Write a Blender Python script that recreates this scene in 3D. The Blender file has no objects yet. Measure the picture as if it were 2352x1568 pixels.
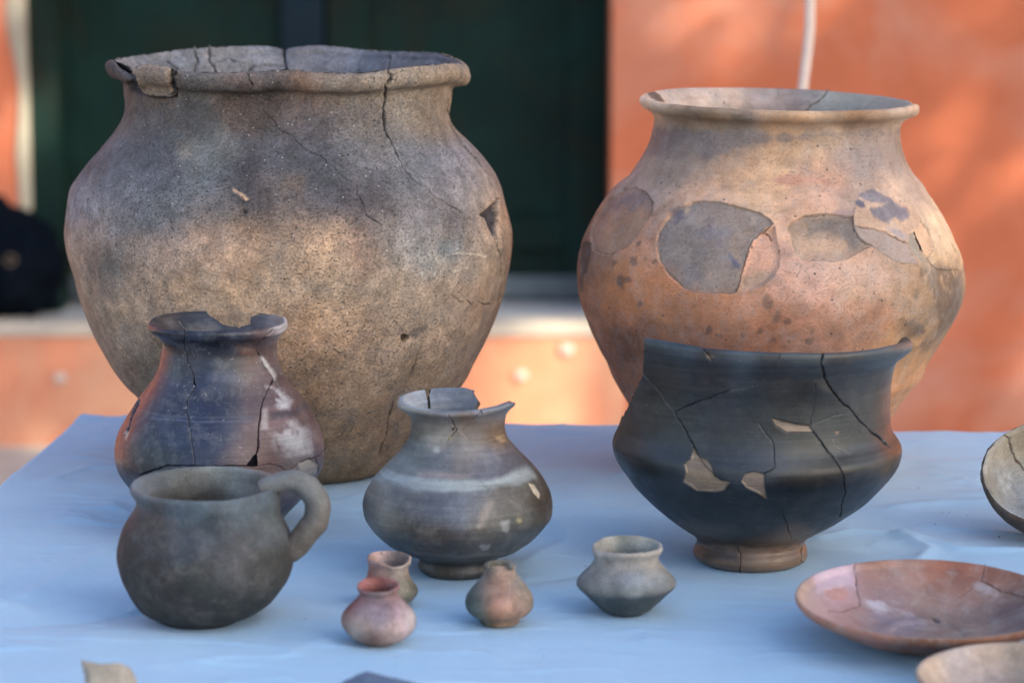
import bpy, math, random
import numpy as np
from mathutils import Vector, Matrix

# ------------------------------------------------------------------ camera
SC = bpy.context.scene
COL = SC.collection
TABLE_Z = 0.75
CAM_Z = TABLE_Z + 0.51
PITCH = math.radians(9.5)
FPX = 105.0 / 36.0 * 2352.0            # focal length in units of a 2352 px wide picture
cam_d = bpy.data.cameras.new("camera")
cam = bpy.data.objects.new("camera", cam_d)
COL.objects.link(cam)
cam.location = (0, 0, CAM_Z)
cam.rotation_euler = (math.pi / 2 - PITCH, 0, 0)
cam_d.sensor_width = 36.0
cam_d.lens = 105.0
cam_d.clip_start = 0.05
cam_d.clip_end = 400.0
cam_d.dof.use_dof = True
cam_d.dof.focus_distance = 2.21
cam_d.dof.aperture_fstop = 6.6
SC.camera = cam

# ------------------------------------------------------------------ sky and sun
SUN_AZ = math.radians(52)              # to the right of "behind the camera"
SUN_EL = math.radians(33)
SUNV = np.array([math.sin(SUN_AZ) * math.cos(SUN_EL), -math.cos(SUN_AZ) * math.cos(SUN_EL), math.sin(SUN_EL)])
world = bpy.data.worlds.new("World")
SC.world = world
world.use_nodes = True
wn = world.node_tree
bg = wn.nodes["Background"]
sky = wn.nodes.new("ShaderNodeTexSky")
sky.sky_type = 'NISHITA'
sky.sun_disc = False
sky.sun_elevation = SUN_EL
# blender: sun_rotation is measured from +Y clockwise seen from above
sky.sun_rotation = math.atan2(SUNV[0], SUNV[1])
sky.air_density = 1.0
sky.dust_density = 2.0
sky.ozone_density = 1.0
wn.links.new(sky.outputs[0], bg.inputs[0])
bg.inputs[1].default_value = 0.15
sun_d = bpy.data.lights.new("sun", 'SUN')
sun_d.energy = 5.0
sun_d.angle = math.radians(0.7)
sun_d.color = (1.0, 0.92, 0.70)
sun = bpy.data.objects.new("sun", sun_d)
COL.objects.link(sun)
sun.rotation_euler = Vector(tuple(SUNV)).to_track_quat('Z', 'Y').to_euler()
SC.view_settings.view_transform = 'Standard'
SC.view_settings.look = 'None'
SC.view_settings.gamma = 1.0
SC.view_settings.exposure = 1.35
SC.cycles.max_bounces = 6
SC.cycles.use_adaptive_sampling = True

# ------------------------------------------------------------------ helpers
rng = np.random.default_rng(7)


def lin(c):
    c = np.asarray(c, float) / 255.0
    return np.where(c <= 0.04045, c / 12.92, ((c + 0.055) / 1.055) ** 2.4)


def zoomer(x0, y0, sc):
    return lambda pts: [((x0 + p[0] * sc) / 1.7415, (y0 + p[1] * sc) / 1.7415) for p in pts]


ZA = zoomer(200, 100, 1900 / 2352)
ZB = zoomer(200, 1000, 2000 / 2352)
ZC = zoomer(2200, 300, 1800 / 2352)
ZE = zoomer(200, 1800, 1300 / 2189)
ZF = zoomer(1200, 2100, 1600 / 2352)
YC = zoomer(1500, 400, 600 / 1045)
YD = zoomer(500, 1200, 850 / 1666)
YE = zoomer(1400, 1500, 850 / 1568)
YF = zoomer(2500, 650, 700 / 1829)
YG = zoomer(3100, 700, 800 / 2091)
YH = zoomer(2400, 1300, 1300 / 1941)
YJ = zoomer(3100, 2150, 996 / 2352)
YL = zoomer(3500, 1500, 596 / 1335)


def sil(Z, rows):
    """rows of (y, xl, xr) in a zoomed view -> the same in picture units"""
    out = []
    for y, a, b in rows:
        p, q = Z([(a, y), (b, y)])
        out.append((p[1], p[0], q[0]))
    return out


CP, SP = math.cos(PITCH), math.sin(PITCH)
FWD = np.array([0, CP, -SP])
UPV = np.array([0, SP, CP])
RGT = np.array([1.0, 0, 0])
CAM = np.array([0, 0, CAM_Z])


def ray(u, v):
    return FWD + (u - 1176.0) / FPX * RGT - (v - 784.0) / FPX * UPV


def on_plane_z(u, v, z):
    d = ray(u, v)
    return CAM + d * ((z - CAM_Z) / d[2])


def on_plane_y(u, v, y):
    d = ray(u, v)
    return CAM + d * (y / d[1])


def project(P):
    q = P - CAM
    zc = q @ FWD
    return 1176.0 + FPX * (q @ RGT) / zc, 784.0 - FPX * (q @ UPV) / zc


def _hash(i, j, k, s):
    h = (i * 374761393 + j * 668265263 + k * 2147483647 + s * 974634777) & 0xFFFFFFFF
    h = ((h ^ (h >> 13)) * 1274126177) & 0xFFFFFFFF
    h = h ^ (h >> 16)
    return (h & 0xFFFF) / 65535.0


def vnoise(P, s=0):
    P = np.asarray(P, float)
    i = np.floor(P).astype(np.int64)
    f = P - i
    f = f * f * (3 - 2 * f)
    r = 0
    for a in (0, 1):
        for b in (0, 1):
            for c in (0, 1):
                w = (f[:, 0] if a else 1 - f[:, 0]) * (f[:, 1] if b else 1 - f[:, 1]) * (f[:, 2] if c else 1 - f[:, 2])
                r = r + w * _hash(i[:, 0] + a, i[:, 1] + b, i[:, 2] + c, s)
    return r * 2 - 1


def fbm(P, s=0, o=4):
    r, a, t = 0, 1.0, 0
    P = np.asarray(P, float)
    for k in range(o):
        r = r + a * vnoise(P * 2 ** k, s + k)
        t += a
        a *= 0.55
    return r / t


def smooth(a, b, x):
    t = np.clip((x - a) / (b - a), 0, 1)
    return t * t * (3 - 2 * t)


def seg_dist(U, V, pts):
    d = np.full(U.shape, 1e9)
    for (x0, y0), (x1, y1) in zip(pts[:-1], pts[1:]):
        dx, dy = x1 - x0, y1 - y0
        L = dx * dx + dy * dy + 1e-9
        t = np.clip(((U - x0) * dx + (V - y0) * dy) / L, 0, 1)
        d = np.minimum(d, np.hypot(U - x0 - t * dx, V - y0 - t * dy))
    return d


def poly_sd(U, V, pts):
    """signed distance, negative inside"""
    pts = list(pts)
    d = seg_dist(U, V, pts + pts[:1])
    ins = np.zeros(U.shape, bool)
    n = len(pts)
    for a in range(n):
        x0, y0 = pts[a]
        x1, y1 = pts[(a + 1) % n]
        c = (y0 > V) != (y1 > V)
        with np.errstate(divide='ignore', invalid='ignore'):
            xi = (x1 - x0) * (V - y0) / ((y1 - y0) if y1 != y0 else 1e-9) + x0
        ins ^= c & (U < xi)
    return np.where(ins, -d, d)


def tag(o, label=None, cat=None, group=None, kind=None):
    if label: o['label'] = label
    if cat: o['category'] = cat
    if group: o['group'] = group
    if kind: o['kind'] = kind
    return o


def empty(name, loc, label, cat, group=None):
    o = bpy.data.objects.new(name, None)
    COL.objects.link(o)
    o.location = loc
    o.empty_display_size = 0.05
    return tag(o, label, cat, group)


def link(name, me, mat=None, parent=None):
    o = bpy.data.objects.new(name, me)
    COL.objects.link(o)
    if mat is not None and not me.materials: me.materials.append(mat)
    if parent is not None: o.parent = parent
    return o


def tri_mesh(name, V, F, paint=None, normals=None, smooth_on=True):
    me = bpy.data.meshes.new(name)
    V = np.asarray(V, np.float32)
    F = np.asarray(F, np.int32)
    k = F.shape[1]
    me.vertices.add(len(V))
    me.vertices.foreach_set('co', V.ravel())
    me.loops.add(F.size)
    me.loops.foreach_set('vertex_index', F.ravel())
    me.polygons.add(len(F))
    me.polygons.foreach_set('loop_start', np.arange(0, F.size, k, dtype=np.int32))
    me.polygons.foreach_set('use_smooth', np.full(len(F), smooth_on, bool))
    me.update(calc_edges=True)
    if paint is not None:
        a = me.color_attributes.new('paint', 'FLOAT_COLOR', 'POINT')
        c = np.ones((len(V), 4), np.float32)
        c[:, :3] = paint
        a.data.foreach_set('color', c.ravel())
    if normals is not None:
        me.normals_split_custom_set_from_vertices(normals.tolist())
    return me


def quad_grid(nu, nv, wrap=False):
    cols = nu if wrap else nu - 1
    i, j = np.meshgrid(np.arange(cols), np.arange(nv - 1), indexing='ij')
    a = i * nv + j
    b = ((i + 1) % nu) * nv + j
    return np.stack([a, b, b + 1, a + 1], -1).reshape(-1, 4)


def box_mesh(name, lo, hi, bevel=0.0):
    import bmesh
    bm = bmesh.new()
    bmesh.ops.create_cube(bm, size=1)
    lo, hi = np.array(lo, float), np.array(hi, float)
    for v in bm.verts:
        v.co = Vector(tuple((lo + hi) / 2 + np.array(v.co) * (hi - lo)))
    if bevel:
        bmesh.ops.bevel(bm, geom=bm.edges[:], offset=bevel, segments=2, affect='EDGES', profile=0.6)
    me = bpy.data.meshes.new(name)
    bm.to_mesh(me)
    bm.free()
    return me


# ------------------------------------------------------------------ materials
class NT:
    def __init__(self, name):
        self.m = bpy.data.materials.new(name)
        self.m.use_nodes = True
        self.t = self.m.node_tree
        self.n, self.l = self.t.nodes, self.t.links
        self.b = self.n['Principled BSDF']

    def new(self, typ, ins=None, **kw):
        nd = self.n.new(typ)
        for k, v in kw.items(): setattr(nd, k, v)
        for k, v in (ins or {}).items():
            if hasattr(v, 'is_output') or isinstance(v, bpy.types.NodeSocket):
                self.l.new(v, nd.inputs[k])
            else:
                nd.inputs[k].default_value = v
        return nd

    def noise(self, vec, scale, detail=4, rough=0.55, dist=0.0):
        return self.new('ShaderNodeTexNoise', {'Vector': vec, 'Scale': scale, 'Detail': detail, 'Roughness': rough, 'Distortion': dist}).outputs[0]

    def ramp(self, v, a, b, lo=0.0, hi=1.0):
        return self.new('ShaderNodeMapRange', {'Value': v, 'From Min': a, 'From Max': b, 'To Min': lo, 'To Max': hi}).outputs[0]

    def math(self, op, a, b=0.0):
        nd = self.n.new('ShaderNodeMath')
        nd.operation = op
        for i, v in enumerate((a, b)):
            if isinstance(v, bpy.types.NodeSocket): self.l.new(v, nd.inputs[i])
            else: nd.inputs[i].default_value = v
        return nd.outputs[0]

    def mix(self, f, a, b, mode='MIX'):
        nd = self.n.new('ShaderNodeMix')
        nd.data_type = 'RGBA'
        nd.blend_type = mode
        for k, v in ((0, f), (6, a), (7, b)):
            if isinstance(v, bpy.types.NodeSocket): self.l.new(v, nd.inputs[k])
            elif k == 0: nd.inputs[0].default_value = v
            else: nd.inputs[k].default_value = tuple(v) + (1,) if len(v) == 3 else v
        return nd.outputs[2]

    def scalevec(self, vec, s):
        return self.new('ShaderNodeVectorMath', {0: vec, 1: s}, operation='MULTIPLY').outputs[0]

    def bump(self, h, strength, dist, prev=None):
        d = {'Height': h, 'Strength': strength, 'Distance': dist}
        if prev is not None: d['Normal'] = prev
        return self.new('ShaderNodeBump', d).outputs[0]


def clay(name, rough=0.8, grain=0.5, mott=0.25, streak=0.0, pits=0.0, whites=0.0, bumpy=1.0, spec=0.4, dust=0.0, fine=900, second=(0.5, 0.4, 0.33), second_amt=0.0):
    t = NT(name)
    co = t.new('ShaderNodeTexCoord').outputs['Object']
    base = t.new('ShaderNodeAttribute', attribute_name='paint').outputs['Color']
    fineN = t.noise(co, fine, 3, 0.6)
    midN = t.noise(co, 90, 6, 0.65, 0.4)
    lowN = t.noise(co, 22, 5, 0.6, 0.5)
    f = t.ramp(fineN, 0.3, 0.7, 1 - grain, 1 + grain)
    g = t.ramp(midN, 0.28, 0.72, 1 - mott, 1 + mott)
    k = t.math('MULTIPLY', f, g)
    k = t.math('MULTIPLY', k, t.ramp(lowN, 0.3, 0.7, 1 - mott * 0.6, 1 + mott * 0.6))
    col = t.new('ShaderNodeVectorMath', {0: base}, operation='SCALE')
    t.l.new(k, col.inputs['Scale'])
    col = col.outputs[0]
    if second_amt:
        sN = t.noise(t.new('ShaderNodeVectorMath', {0: co, 1: (3.1, 1.7, 5.3)}, operation='ADD').outputs[0], 62, 8, 0.78, 0.4)
        col = t.mix(t.ramp(sN, 0.47, 0.64, 0, second_amt), col, second)
    h = t.math('ADD', t.math('MULTIPLY', fineN, 0.5), t.math('MULTIPLY', midN, 1.0))
    if streak:
        st = t.noise(t.scalevec(co, (14, 14, 520)), 1.0, 4, 0.6)
        st2 = t.noise(t.scalevec(co, (9, 9, 130)), 1.0, 3, 0.6)
        sm = t.math('MULTIPLY', t.ramp(st, 0.3, 0.7, 1 - streak, 1 + streak), t.ramp(st2, 0.35, 0.65, 1 - streak * .7, 1 + streak * .7))
        c2 = t.new('ShaderNodeVectorMath', {0: col}, operation='SCALE')
        t.l.new(sm, c2.inputs['Scale'])
        col = c2.outputs[0]
        h = t.math('ADD', h, t.math('MULTIPLY', st, 0.8 * streak / 0.2))
    if pits:
        pN = t.noise(t.scalevec(co, (1, 1, 1.7)), 430, 5, 0.7)
        pm = t.ramp(pN, 0.555, 0.63)
        zone = t.ramp(t.noise(co, 16, 4), 0.38, 0.6, 0.15, 1.0)
        col = t.mix(t.math('MULTIPLY', t.math('MULTIPLY', pm, zone), pits), col, (0.045, 0.043, 0.045))
        h = t.math('SUBTRACT', h, t.math('MULTIPLY', pm, 1.2))
        v2 = t.new('ShaderNodeTexVoronoi', {'Vector': co, 'Scale': 150.0, 'Randomness': 1.0})
        big = t.ramp(v2.outputs['Distance'], 0.10, 0.20, 1, 0)
        r2 = t.new('ShaderNodeSeparateColor', {0: v2.outputs['Color']}).outputs[0]
        big = t.math('MULTIPLY', big, t.ramp(r2, 0.88, 0.9))
        col = t.mix(t.math('MULTIPLY', big, 0.8), col, (0.035, 0.03, 0.03))
    if whites:
        v = t.new('ShaderNodeTexVoronoi', {'Vector': co, 'Scale': 300.0, 'Randomness': 1.0})
        m = t.ramp(v.outputs['Distance'], 0.12, 0.22, 1, 0)
        r = t.new('ShaderNodeSeparateColor', {0: v.outputs['Color']}).outputs[0]
        m = t.math('MULTIPLY', m, t.ramp(r, 0.90, 0.93))
        col = t.mix(t.math('MULTIPLY', m, whites), col, (0.62, 0.60, 0.56))
    if dust:
        dn = t.noise(co, 75, 8, 0.78, 0.25)
        d = t.ramp(dn, 0.48, 0.72, 0, dust)
        col = t.mix(d, col, (0.42, 0.40, 0.38))
        # scratches: thin bright hairs
        wv = t.new('ShaderNodeTexVoronoi', {'Vector': t.scalevec(co, (70, 70, 190)), 'Scale': 1.0}, feature='DISTANCE_TO_EDGE').outputs[0]
        sm = t.math('MULTIPLY', t.ramp(wv, 0.0, 0.012, 1, 0), t.ramp(t.noise(co, 120, 3), 0.58, 0.66))
        col = t.mix(t.math('MULTIPLY', sm, min(1, dust * 1.4)), col, (0.5, 0.48, 0.46))
    t.l.new(col, t.b.inputs['Base Color'])
    rr = t.ramp(midN, 0.3, 0.7, rough - 0.08, min(1, rough + 0.1))
    t.l.new(rr, t.b.inputs['Roughness'])
    t.b.inputs['Specular IOR Level'].default_value = spec
    t.l.new(t.bump(h, 0.55, 0.0009 * bumpy), t.b.inputs['Normal'])
    return t.m


# ------------------------------------------------------------------ the pot builder
def catmull(P, n=24):
    P = np.asarray(P, float)
    Q = np.vstack([2 * P[0] - P[1], P, 2 * P[-1] - P[-2]])
    out = []
    for i in range(1, len(Q) - 2):
        p0, p1, p2, p3 = Q[i - 1], Q[i], Q[i + 1], Q[i + 2]
        t0 = 0
        t1 = t0 + max(1e-6, np.linalg.norm((p1 - p0)[:2])) ** 0.5
        t2 = t1 + max(1e-6, np.linalg.norm((p2 - p1)[:2])) ** 0.5
        t3 = t2 + max(1e-6, np.linalg.norm((p3 - p2)[:2])) ** 0.5
        t = np.linspace(t1, t2, n, endpoint=False)[:, None]
        A1 = (t1 - t) / (t1 - t0) * p0 + (t - t0) / (t1 - t0) * p1
        A2 = (t2 - t) / (t2 - t1) * p1 + (t - t1) / (t2 - t1) * p2
        A3 = (t3 - t) / (t3 - t2) * p2 + (t - t2) / (t3 - t2) * p3
        B1 = (t2 - t) / (t2 - t0) * A1 + (t - t0) / (t2 - t0) * A2
        B2 = (t3 - t) / (t3 - t1) * A2 + (t - t1) / (t3 - t1) * A3
        out.append((t2 - t) / (t2 - t1) * B1 + (t - t1) / (t2 - t1) * B2)
    out.append(P[-1:])
    return np.vstack(out)


def solve_profile(base, rows, nlip):
    """silhouette rows (y, xl, xr), bottom first -> [(r, z, cx)] in metres relative to the base"""
    B = on_plane_z(base[0], base[1], TABLE_Z)
    Y0 = B[1]
    R = np.array(rows, float)
    n = len(R)
    Yt = np.full(n, Y0)
    ct = np.ones(n)
    for it in range(6):
        L = np.array([on_plane_y(R[i, 1], R[i, 0], Yt[i]) for i in range(n)])
        Q = np.array([on_plane_y(R[i, 2], R[i, 0], Yt[i]) for i in range(n)])
        r = (Q[:, 0] - L[:, 0]) / 2 / ct
        cx = (Q[:, 0] + L[:, 0]) / 2 - B[0]
        z = L[:, 2] - TABLE_Z
        dr = np.gradient(r)
        dz = np.gradient(z)
        sl = np.clip(dr / np.where(np.abs(dz) < 1e-4, 1e-4, dz), -3, 3)
        tf = (CAM_Z - TABLE_Z - z) / Y0
        s = np.clip(-sl * tf, -0.5, 0.5)
        s[0] = 0
        if nlip: s[n - nlip:] = 0
        s = s * 0.5 + 0.5 * (Yt - Y0) / np.maximum(r, 1e-3)
        Yt = Y0 + r * s
        ct = np.sqrt(1 - s * s)
    z[0] = 0.0
    z = np.maximum(z, 0)
    return B, np.stack([r, z, cx], 1)


def refine(TH, S, F, marker, maxlev):
    """conforming red/green refinement of a triangle mesh in parameter space"""
    for lev in range(maxlev):
        E = np.sort(np.vstack([F[:, [0, 1]], F[:, [1, 2]], F[:, [2, 0]]]), 1)
        key = E[:, 0].astype(np.int64) * (len(S) + 1) + E[:, 1]
        uk, inv = np.unique(key, return_inverse=True)
        e0 = (uk // (len(S) + 1)).astype(int)
        e1 = (uk % (len(S) + 1)).astype(int)
        d = TH[e1] - TH[e0]
        d = (d + math.pi) % (2 * math.pi) - math.pi
        th = TH[e0] + d / 2
        ss = (S[e0] + S[e1]) / 2
        mk = marker(e0, e1, th, ss, lev)
        if not mk.any(): break
        idx = np.full(len(uk), -1)
        idx[mk] = len(S) + np.arange(mk.sum())
        TH = np.concatenate([TH, th[mk]])
        S = np.concatenate([S, ss[mk]])
        m = idx[inv].reshape(3, -1).T     # midpoints of edges 01,12,20
        cnt = (m >= 0).sum(1)
        out = [F[cnt == 0]]
        f, q = F[cnt == 3], m[cnt == 3]
        out += [np.stack([f[:, 0], q[:, 0], q[:, 2]], 1), np.stack([q[:, 0], f[:, 1], q[:, 1]], 1),
                np.stack([q[:, 2], q[:, 1], f[:, 2]], 1), np.stack([q[:, 0], q[:, 1], q[:, 2]], 1)]
        for r in range(3):
            a, b, c = r, (r + 1) % 3, (r + 2) % 3
            w = (cnt == 1) & (m[:, a] >= 0)
            f, q = F[w], m[w]
            out += [np.stack([f[:, a], q[:, a], f[:, c]], 1), np.stack([q[:, a], f[:, b], f[:, c]], 1)]
            w = (cnt == 2) & (m[:, a] < 0)      # edges b(bc) and c(ca) are split
            f, q = F[w], m[w]
            out += [np.stack([f[:, c], q[:, c], q[:, b]], 1), np.stack([f[:, a], f[:, b], q[:, b]], 1), np.stack([f[:, a], q[:, b], q[:, c]], 1)]
        F = np.vstack(out)
    return TH, S, F


GAIN = np.array([1.0, 1.0, 1.0])
POTS = []


def tone(c, gain):
    """picture tone -> base colour; sheen lifts dark burnished clay most, so pale tones are turned down less"""
    l = lin(c)
    w = smooth(0.06, 0.40, l.mean())
    return l * (gain + (np.maximum(gain, 0.88) - gain) * w)


def build_pot(name, label, cat, base, rows, mat, T=0.006, nlip=3, px=5.0, ctrl=(), inner=((0, 0, (100, 100, 100)),), sig=45,
              cracks=(), holes=(), patches=(), pieces=(), rimF=None, rimB=None, tilt=0.0, tip=0.0, lump=0.0012, lump_f=9,
              scut=0.5, gain=1.0, core=(90, 80, 75), hole_fn=None, base_name='body', rim_part=None, foot_part=None, group=None,
              rough_edge=0.0, warp=10, mot=0.14, prof=None, bead=(0.0, 0.01), sat=1.0, pivot=None, xtilt=0.0, seed=1, lip_round=1.3, ripple=0.0, rim_w=0.25):
    if prof is None:
        B, prof = solve_profile(base, rows, nlip)
    else:
        B = on_plane_z(base[0], base[1], TABLE_Z)
        prof = np.array(prof, float)
    ctrl = [(a, b, np.mean(c) + sat * (np.array(c, float) - np.mean(c))) for a, b, c in ctrl]
    inner = [(a, b, np.mean(c) + sat * (np.array(c, float) - np.mean(c))) for a, b, c in inner]
    POTS.append((name, list(ctrl), list(inner), tuple(B)))
    gain = np.array(gain)
    pr = [(0.0004, 0.0, prof[0, 2]), (prof[0, 0] * 0.6, 0.0, prof[0, 2]), (prof[0, 0] * 0.88, 0.0, prof[0, 2]), (prof[0, 0] - .0006, min(.0032, prof[0, 0] * .06), prof[0, 2])] + [tuple(p) for p in prof[1:]]
    C = catmull(pr)
    C[:, 1] = np.maximum(C[:, 1], 0)
    arc = np.concatenate([[0], np.cumsum(np.hypot(np.diff(C[:, 0]), np.diff(C[:, 1])))])
    Ltot = arc[-1]
    m = np.linspace(0, Ltot, 700)
    CR, CZ, CX = [np.interp(m, arc, C[:, k]) for k in range(3)]
    tr, tz = np.gradient(CR), np.gradient(CZ)
    nn = np.hypot(tr, tz) + 1e-12
    NR, NZ = tz / nn, -tr / nn
    kk = np.ones(9) / 9
    NR = np.convolve(np.pad(NR, 4, 'edge'), kk, 'valid')
    NZ = np.convolve(np.pad(NZ, 4, 'edge'), kk, 'valid')
    SS = m / Ltot
    dist = B[1] / CP
    mpp = dist / FPX                      # metres per picture unit
    sl = 1 - lip_round * T / 2 / Ltot

    def half(s):
        q = np.clip((s - sl) / (1 - sl), 0, 1)
        return T / 2 * np.sqrt(np.maximum(1 - q * q, 0))

    Rt = Matrix.Rotation(tip, 4, 'X') @ Matrix.Rotation(xtilt, 4, 'Y')
    Rt = np.array(Rt)[:3, :3]
    piv = np.array(pivot if pivot is not None else (0, 0, 0), float)

    def surf(TH, S, side):
        r, z, cx, nr, nz = [np.interp(S, SS, a) for a in (CR, CZ, CX, NR, NZ)]
        h = half(S)
        o = (0.0 if side > 0 else 0.0)
        off = -T / 2 + side * h
        if bead[0] and side > 0: off = off + bead[0] * np.exp(-((S - (sl - .55 * bead[1])) / bead[1]) ** 2)
        rr = r + nr * off
        zz = z + nz * off
        rr = np.maximum(rr, 0.0002)
        P = np.stack([np.cos(TH), np.sin(TH), TH * 0], 1)
        w = smooth(0.02, 0.2, S)
        lm = lump * w * fbm(np.stack([np.cos(TH) * r, np.sin(TH) * r, z], 1) * lump_f * 3 + seed * 7.7, seed, 3)
        if ripple: lm = lm + ripple * w * np.sin(z * 620 + 1.5 * np.cos(TH * 2)) * (0.5 + 0.5 * vnoise(np.stack([TH, z * 60, S * 0], 1), seed + 5))
        X = (rr + lm) * P[:, 0] + cx
        Y = (rr + lm) * P[:, 1]
        Z = zz
        if tilt: Z = Z - (X - cx) * math.tan(tilt) * smooth(1 - 2 * rim_w, 1, S)
        return X, Y, Z

    # rim line corrections so that the lip follows the uneven line seen in the picture
    tgrid = np.linspace(-math.pi, math.pi, 721)
    dzr = np.zeros_like(tgrid)

    def to_world(X, Y, Z):
        P = np.stack([X, Y, Z], 1)
        P = (P - piv) @ Rt.T + piv
        return P + B

    if rimF or rimB:
        X, Y, Z = surf(tgrid, np.ones_like(tgrid), 1)
        W = to_world(X, Y, Z)
        u, v = project(W)
        sn = np.sin(tgrid)
        for L, sel in ((rimF, sn < 0), (rimB, sn > 0)):
            if not L: continue
            L = sorted(L)
            want = np.interp(u, [p[0] for p in L], [p[1] for p in L])
            w = smooth(0.04, 0.22, np.abs(sn)) * sel
            dzr = dzr + w * (v - want) * mpp
        dzr = np.convolve(np.pad(dzr, 5, 'wrap'), np.ones(11) / 11, 'valid')

    def full(TH, S, side):
        X, Y, Z = surf(TH, S, side)
        t = (TH + math.pi) % (2 * math.pi) - math.pi
        Z = Z + np.interp(t, tgrid, dzr) * smooth(1 - rim_w, 1, S)
        Z = np.maximum(Z, 0.0)
        return to_world(X, Y, Z)

    rmax = CR.max()
    # columns: dense on the camera side
    nf = int(math.pi * rmax / mpp / px)
    nb = int(math.pi * rmax / mpp / (px * 1.6))
    th = np.concatenate([np.linspace(-math.pi, 0, nf, endpoint=False), np.linspace(0, math.pi, nb, endpoint=False)])
    nr_ = int(Ltot * (1 - 0.0) / mpp / px)
    ss = np.concatenate([np.linspace(0, sl, nr_), 1 - (1 - sl) * (1 - np.sin(np.linspace(0, math.pi / 2, 6)[1:]))])
    nt, ns = len(th), len(ss)
    TH = np.repeat(th, ns)
    S = np.tile(ss, nt)
    Q = quad_grid(nt, ns, True)
    F = np.vstack([Q[:, [0, 1, 2]], Q[:, [0, 2, 3]]])

    feats = {'o': [], 'i': []}
    for f in cracks: feats[f[0]].append((f[3], f[1] * 1.3 + 1.0, 0))
    for f in holes: feats[f[0]].append((list(f[1]) + [f[1][0]], 4.0, 0))
    for f in pieces: feats[f[0]].append((list(f[1]) + [f[1][0]], 2.0, 0))
    for f in patches:
        if f.get('sharp', True): feats[f.get('face', 'o')].append((list(f['poly']) + [f['poly'][0]], 3.0, 1))

    def side_of(face): return 1 if face == 'o' else -1

    def vis(W, TH, side):
        # camera side of the outer wall, far side of the inner wall
        s = np.sin(TH)
        return (s < 0.30) if side > 0 else (s > -0.15)

    def marker(e0, e1, th_, s_, lev):
        mk = np.zeros(len(th_), bool)
        for face in ('o', 'i'):
            if not feats[face]: continue
            W = full(th_, s_, side_of(face))
            u, v = project(W)
            ok = vis(W, th_, side_of(face))
            ln = px / 2 ** lev
            for pts, w, typ in feats[face]:
                if typ == 1 and lev >= 1: continue
                x = [p[0] for p in pts]
                y = [p[1] for p in pts]
                g = ok & ~mk & (u > min(x) - w - ln) & (u < max(x) + w + ln) & (v > min(y) - w - ln) & (v < max(y) + w + ln)
                gi = np.nonzero(g)[0]
                if len(gi) == 0: continue
                d = seg_dist(u[gi], v[gi], pts)
                mk[gi[d < w + ln * 0.6]] = True
        return mk

    TH, S, F = refine(TH, S, F, marker, 2 if px <= 6 else 1)

    Wo, Wi = full(TH, S, 1), full(TH, S, -1)
    uo, vo = project(Wo)
    ui, vi = project(Wi)
    viso, visi = vis(Wo, TH, 1), vis(Wi, TH, -1)

    def vert_normals(W, F, flip):
        n = np.cross(W[F[:, 1]] - W[F[:, 0]], W[F[:, 2]] - W[F[:, 0]])
        N = np.zeros_like(W)
        for k in range(3):
            for c in range(3): N[:, c] += np.bincount(F[:, k], n[:, c], len(W))
        N /= np.linalg.norm(N, axis=1)[:, None] + 1e-12
        return -N if flip else N

    No = vert_normals(Wo, F, False)
    # ---- paint and displacement
    res = {}
    for face, W, u, v, vs in (('o', Wo, uo, vo, viso), ('i', Wi, ui, vi, visi)):
        loc = W - B
        wx = warp * fbm(loc * 28, 11 + seed, 4)
        wy = warp * fbm(loc * 28 + 9, 23 + seed, 4)
        cl = ctrl if face == 'o' else inner
        num = np.zeros((len(u), 3))
        den = np.full(len(u), 1e-12)
        for cu, cv, cc in cl:
            d2 = ((u + wx - cu) ** 2 + (v + wy - cv) ** 2) / (2 * sig * sig)
            w = np.exp(-d2) + 1e-5 / (1 + d2)
            num += w[:, None] * tone(cc, gain)
            den += w
        paint = num / den[:, None]
        c1_ = fbm(loc * 70 + 4, 91 + seed, 5)
        c2_ = fbm(loc * 150 + 8, 101 + seed, 3)
        c3_ = fbm(loc * 40 + 2, 111 + seed, 4)
        lum = 1 + mot * (1.5 * c1_ + c2_)
        paint = paint * np.clip(np.stack([lum * (1 + .5 * mot * c3_), lum, lum * (1 - .6 * mot * c3_)], 1), .3, 2)
        disp = np.zeros(len(u))
        n1 = fbm(loc * 120, 31 + seed, 3)
        n2 = fbm(loc * 45, 41 + seed, 5)
        for p in patches:
            if p.get('face', 'o') != face: continue
            pts = p['poly']
            soft = p.get('soft', 2.0)
            nz = p.get('noise', 2.0)
            mrg = soft + abs(nz) * 1.5 + 4
            x = [q[0] for q in pts]
            y = [q[1] for q in pts]
            g = np.nonzero(vs & (u > min(x) - mrg) & (u < max(x) + mrg) & (v > min(y) - mrg) & (v < max(y) + mrg))[0]
            if len(g) == 0: continue
            sd = poly_sd(u[g], v[g], pts)
            a = smooth(soft, -soft, sd + nz * (n1[g] if p.get('fine', True) else n2[g]) * 1.6)
            if p.get('brk'): a = a * smooth(p['brk'] - 0.12, p['brk'] + 0.12, n2[g] * 0.8 + 0.4 * n1[g])
            al = a * p.get('a', 1.0)
            if 'col' in p:
                paint[g] = paint[g] * (1 - al)[:, None] + (al[:, None] * tone(p['col'], gain) * (1 + 0.28 * n2[g] + .12 * n1[g])[:, None])
            if 'dz' in p:
                ed = smooth(p.get('edge', 2.0), -p.get('edge', 2.0), sd + nz * n1[g])
                if p.get('dish'): ed = ed * (0.35 + 0.65 * smooth(0, -p['dish'], sd))
                disp[g] += p['dz'] * 0.001 * ed * (1 + 0.3 * n1[g])
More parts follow.
